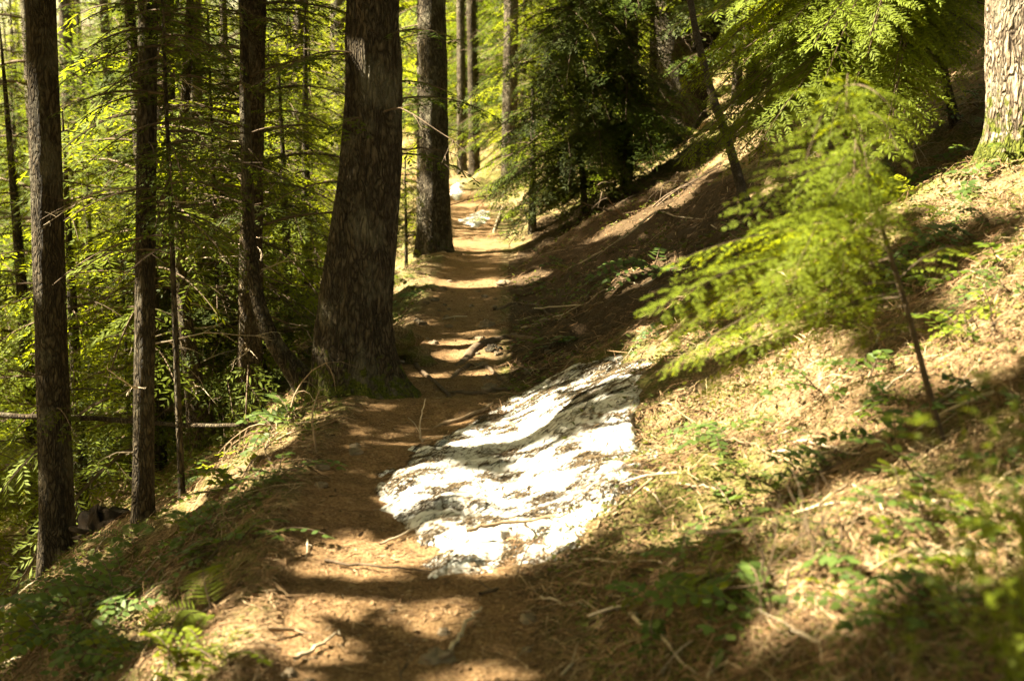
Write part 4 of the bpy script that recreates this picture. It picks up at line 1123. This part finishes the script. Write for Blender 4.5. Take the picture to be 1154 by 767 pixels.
for k_, (a_, c_, e_, f_) in enumerate([(1160, 640, 1040, 655), (1160, 590, 1050, 620), (1170, 700, 1010, 690), (1165, 560, 1060, 545), (1170, 760, 1080, 700)]):
    blade(['lowest', 'second', 'third', 'topmost', 'steepest'][k_]+' thin blurred grass blade in the lower right corner', [onground(.84+.02*k_, 1.95+.03*k_), wp(a_, c_, 1.95), wp((a_+e_)/2, (c_+f_)/2-12, 1.98), wp(e_, f_, 2.0)], .007, 'broad_bright')

rg = np.random.default_rng(88)
for i in range(34):
    a = rg.uniform(2.5, 3.9); x0 = rg.uniform(.62, 1.05); y0 = rg.uniform(1.85, 2.7); b = onground(x0, y0); L = rg.uniform(.12, .32); hh = rg.uniform(.06, .24)
    d = np.array([math.cos(a), math.sin(a)*.6, 0])
    blade('thin out-of-focus green blade among the shrubs of the lower right corner', [b, b+d*L*.35+[0, 0, hh*.8], b+d*L*.75+[0, 0, hh], b+d*L*1.1+[0, 0, hh*.6]], rg.uniform(.003, .007), 'broad_bright')['group'] = 'blurred blades in the lower right corner'
# ------------------------------------------------------------------ sticks, roots, stones, log
def stick(label, pts, r, mt='stick', sub=(), group=None, name='fallen_stick', cat='stick', seed=0, lift=.012, seg=7, wob=.006):
    rng = np.random.default_rng(seed+900); P = np.array([g(*p) if len(p) == 2 else p for p in pts], float)
    n = 14; t = np.linspace(0, 1, n); d = np.linspace(0, 1, len(P)); C = np.stack([np.interp(t, d, P[:, k]) for k in range(3)], 1)
    for p_ in range(2):
        for k in range(3): C[1:-1, k] = (C[:-2, k]+2*C[1:-1, k]+C[2:, k])/4
    C += rng.normal(0, wob, C.shape)
    C[:, 2] = np.maximum(C[:, 2], H(C[:, 0], C[:, 1])+r*.3) + lift
    if name == 'exposed_root': C[:, 2] -= r*1.6*(2*t-1)**4 + r*.3
    m = MB(); m.tube(C, r*np.linspace(1, .45, n)*(1+rng.normal(0, .06, n)), seg, 0.)
    for (f, px, py, dd) in sub:
        i = int(f*(n-1)); q = g(px, py) if dd is None else wp(px, py, dd); Q = bez(C[i], q, .01, 6); Q[1:] += rng.normal(0, wob*.6, (5, 3)); m.tube(Q, r*.6*np.linspace(1, .35, 6), 6, 0.)
    org = C[0].copy(); return tag(m.build(name, M[mt], origin=org, smooth=True), label, cat, group)
yb = g(640, 305)[1]
stick('bleached forked branch lying on the dark slope above the snow', [(636, 307), wp(690, 298, yb-.3)+[0, 0, .05], wp(720, 285, yb-.4)+[0, 0, .05], wp(755, 271, yb-.3)+[0, 0, .08], (812, 258)], .010, 'twig_pale', [(.0, 700, 282, yb-.35), (.62, 672, 290, yb-.35), (.62, 735, 268, yb-.4)], name='dead_branch', cat='branch', seed=1)
y5 = g(476, 497)[1]
stick('little white forked twig standing on the trail', [(476, 497), wp(472, 478, y5), wp(480, 448, y5)], .005, 'twig_pale', [(.3, 460, 470, y5), (.15, 506, 492, y5)], name='dead_twig', cat='twig', seed=2, lift=0, wob=.003)
stick('pale stick on the trail at the bottom centre', [(505, 738), (522, 716), (542, 692)], .008, 'twig_pale', seed=3)
stick('long pale stick in the bottom middle beside the oval-leaved plant', [(712, 703), (735, 728), (785, 758)], .008, 'twig_pale', [(.4, 760, 735, None)], seed=4)
stick('brown stick lying across the snow patch', [(528, 628), (560, 622), (600, 617), (640, 610)], .009, 'stick', [(.6, 600, 605, None)], seed=5, lift=.09)
stick('thin stick high on the snow patch', [(680, 470), (705, 460), (730, 452)], .005, 'twig', seed=6, lift=.09)
stick('root-like dark branch hugging the snow edge', [(490, 478), (520, 474), (548, 462), (560, 452)], .014, 'stick', seed=7, name='exposed_root', cat='root')
yl = 9.6
stick('long thin fallen pole lying level behind the left trunks', [wp(-30, 465, yl+.4), wp(60, 470, yl+.2), wp(150, 474, yl), wp(235, 479, yl-.1), g(312, 478)], .024, 'bark_red', name='fallen_pole', cat='log', seed=8, lift=0, seg=10)
stick('straw-coloured stick across the slope below the near sapling', [(1000, 590), (1050, 575), (1090, 572)], .008, 'twig_pale', seed=9)
stick('curved pale root right of the far trail', [(556, 262), (562, 245), (566, 232)], .02, 'twig_pale', seed=10, name='exposed_root', cat='root')
NS = [(470, 600, 'by the snow toe'), (360, 730, 'at the foot of the picture on the trail'), (425, 645, 'in the sunlit trail spot'), (640, 690, 'just right of the bottom trail'), (700, 640, 'below the snow'), (800, 560, 'right of the snow'),
      (860, 520, 'on the slope right of the snow'), (930, 500, 'on the sunlit slope'), (1000, 440, 'under the blurred sapling'), (620, 360, 'on the dark slope'), (660, 340, 'on the dark slope below the forked branch'), (700, 330, 'on the dark slope by the glossy plant'),
      (150, 680, 'on the lower left bank'), (110, 650, 'below the leftmost trunk'), (230, 600, 'on the left bank'), (260, 540, 'on the left bank by the sun streak'), (330, 400, 'in the brush left of the biggest trunk')]
for i, (px, py, w_) in enumerate(NS):
    a = R.uniform(-.9, .4); L = R.uniform(25, 60)
    if px < 420: L = min(L, 40)
    stick(('short' if L < 40 else 'long') + ' brown fallen stick ' + w_, [(px-L*math.cos(a), py-L*math.sin(a)*.6), (px, py), (px+L*math.cos(a), py+L*math.sin(a)*.6)], R.uniform(.004, .008), R.choice(['stick', 'twig', 'twig_pale']), seed=20+i)
# pebbles on the tread, alike
pp_ = []
for k_ in range(3):
    rg = np.random.default_rng(640+k_); n1 = 9; u = np.linspace(0, math.pi, n1); v = np.linspace(0, 2*math.pi, 14, endpoint=False); U, Vv = np.meshgrid(u, v, indexing='ij')
    rr = .022*(1+.7*vnoise(U*1.5+k_, np.cos(Vv)*1.5+5, 5+k_)+.4*vnoise(U*3, np.sin(Vv)*2+9, 15+k_))
    X = np.stack([rr*np.sin(U)*np.cos(Vv)*1.3, rr*np.sin(U)*np.sin(Vv), rr*np.cos(U)*.7], -1); i = np.arange(n1-1)[:, None]*14; j = np.arange(14)[None]
    m = MB(); m.add(X.reshape(-1, 3), np.stack([i+j, i+14+j, i+14+(j+1) % 14, i+(j+1) % 14], -1).reshape(-1, 4)); pp_.append(m.build('pebble', M['stone']))
for i in range(70):
    y = R.uniform(3.2, 13); u = R.choice([-1, 1])*R.uniform(.0, 1.05)**.5*float(hwf(y)) if R.random() < .75 else R.uniform(.2, .8)
    x = float(cxf(y))+u; o = pp_[i % 3] if i < 3 else pp_[i % 3].copy()
    if i >= 3: sc.collection.objects.link(o)
    o.location = onground(x, y, .004); o.rotation_euler = (0, 0, R.uniform(0, 6.28)); q = R.uniform(.4, 1.5); o.scale = (q,)*3
    tag(o, 'small brown pebble half sunk in the trail surface', 'pebble', 'pebbles on the trail')
# scattered small sticks, alike
small = MB(); protos = []
for k_ in range(5):
    rg = np.random.default_rng(600+k_); m = MB(); twig(m, [0, 0, 0.01], [1, 0, .0], .38, .005, rg, 1, 0, .3, 5, 6)
    protos.append(m.build('fallen_twig', M[['stick', 'twig_pale', 'twig', 'stick', 'twig_pale'][k_]], smooth=True))
for i in range(270):
    x, y = sample(1, R, 2.4, 13); x = x[0]; y = y[0]
    if abs(x-cxf(y)) < hwf(y) and R.random() < .8: continue
    p = onground(x, y, .006); e = hgrad(np.array([x]), np.array([y]))[0]
    k_ = i % 5; o = protos[k_] if i < 5 else protos[k_].copy()
    if i >= 5: sc.collection.objects.link(o)
    nrm = Vector((-e[0], -e[1], 1)).normalized(); q = Vector((0, 0, 1)).rotation_difference(nrm)
    o.rotation_mode = 'QUATERNION'; o.rotation_quaternion = q @ Matrix.Rotation(R.uniform(0, 6.28), 3, 'Z').to_quaternion(); o.location = p; s = R.uniform(.5, 1.5); o.scale = (s, s, s)
    side_ = 'left' if x < cxf(y) else 'right'
    pale_ = 'pale' if k_ in (1, 4) else ('dark' if k_ == 2 else 'brown')
    tag(o, pale_+' small fallen twig lying on the '+('downhill' if side_ == 'left' else 'uphill')+' bank', 'twig', 'small '+pale_+' twigs on the '+side_+' bank')
for o in protos:
    if 'label' not in o: bpy.data.objects.remove(o)

def blob(name, label, cat, px, py, r, mt, seed, sq=(1, .9, .75), sink=.42, rough=.5, n=22):
    c = g(px, py); u = np.linspace(0, math.pi, n); v = np.linspace(0, 2*math.pi, 2*n, endpoint=False)
    U, Vv = np.meshgrid(u, v, indexing='ij')
    rr = r*(1+rough*fbm(U*1.6+seed, np.cos(Vv)*1.3+np.sin(Vv)*.9*1, seed, 3)*1.6)
    X = np.stack([rr*np.sin(U)*np.cos(Vv)*sq[0], rr*np.sin(U)*np.sin(Vv)*sq[1], rr*np.cos(U)*sq[2]], -1)
    X[..., 2] += r*sq[2]*(1-sink*2)*.5
    i = np.arange(n-1)[:, None]*2*n; j = np.arange(2*n)[None]
    F = np.stack([i+j, i+2*n+j, i+2*n+(j+1) % (2*n), i+(j+1) % (2*n)], -1).reshape(-1, 4)
    m = MB(); m.add(X.reshape(-1, 3)+c, F, .0); o = m.build(name, M[mt], origin=c, smooth=True); return tag(o, label, cat)
blob('stone', 'pale angular stone half buried on the bottom of the trail', 'stone', 492, 742, .045, 'stone', 1, (1.2, .8, .5), .45, .5)
blob('stone', 'rounded stone on the right edge of the trail near the roots', 'stone', 548, 368, .055, 'stone', 2)
blob('stone', 'mossy stone at the foot of the root tangle', 'stone', 556, 398, .05, 'bark_grey', 3)
blob('stone', 'small stone above the upper tip of the snow', 'stone', 553, 440, .045, 'stone', 4)
blob('stone', 'tan stone on the uphill bank beside the far trail', 'stone', 568, 322, .06, 'stone', 5)
blob('root_mound', 'black rotten root mound between the two left trunks', 'stump', 112, 606, .20, 'rotten', 6, (1.2, .9, .62), .35, .9)
blob('mossy_mound', 'mossy hump of root and soil at the right foot of the biggest trunk', 'mound', 432, 404, .26, 'ground', 7, (1.15, .9, .6), .40, .6)
for i, (pp, r_, lab) in enumerate([([(515, 416), (540, 392), (575, 380), (612, 384)], .042, 'thick mossy root arching out of the bank beside the trail'), ([(505, 428), (530, 410), (556, 420), (575, 440)], .022, 'thin root looping over the trail edge below the thick one'),
                                   ([(500, 440), (540, 446), (585, 436)], .018, 'low root lying level across the right of the trail'), ([(438, 398), (468, 412), (500, 440), (512, 452)], .02, 'root running from the biggest trunk into the trail'),
                                   ([(560, 350), (590, 340), (630, 352)], .02, 'dark root on the bank above the rounded stone')]):
    stick(lab, pp, r_, 'twig', name='exposed_root', cat='root', seed=50+i, lift=.004, seg=9, wob=.01)
# dead brush heap left of the big tree
rg = np.random.default_rng(77); b = g(335, 440); br = thing('brush_pile', 'tangle of bare arching dead twigs against the left of the biggest trunk', 'brush', b); m = MB()
for i in range(24):
    p = g(rg.uniform(285, 360), rg.uniform(420, 520)); twig(m, p, [rg.normal(0, .6), rg.normal(0, .5), rg.uniform(.1, 1)], rg.uniform(.25, .6), .006, rg, 1, -1.2, .2, 4, 7)
m.build('twigs', M['stick'], br)
rg = np.random.default_rng(78); b = g(760, 190); br = thing('brush_pile', 'dark arching bare branches under the dense dark conifer', 'brush', b); m = MB()
for i in range(26):
    p = g(rg.uniform(640, 800), rg.uniform(170, 250)); twig(m, p, [rg.normal(0, .8), rg.normal(0, .5), rg.uniform(.1, .8)], rg.uniform(.4, 1.1), .010, rg, 1, -.6, .2, 4, 7)
m.build('twigs', M['twig'], br)
print('objects', len(bpy.data.objects))
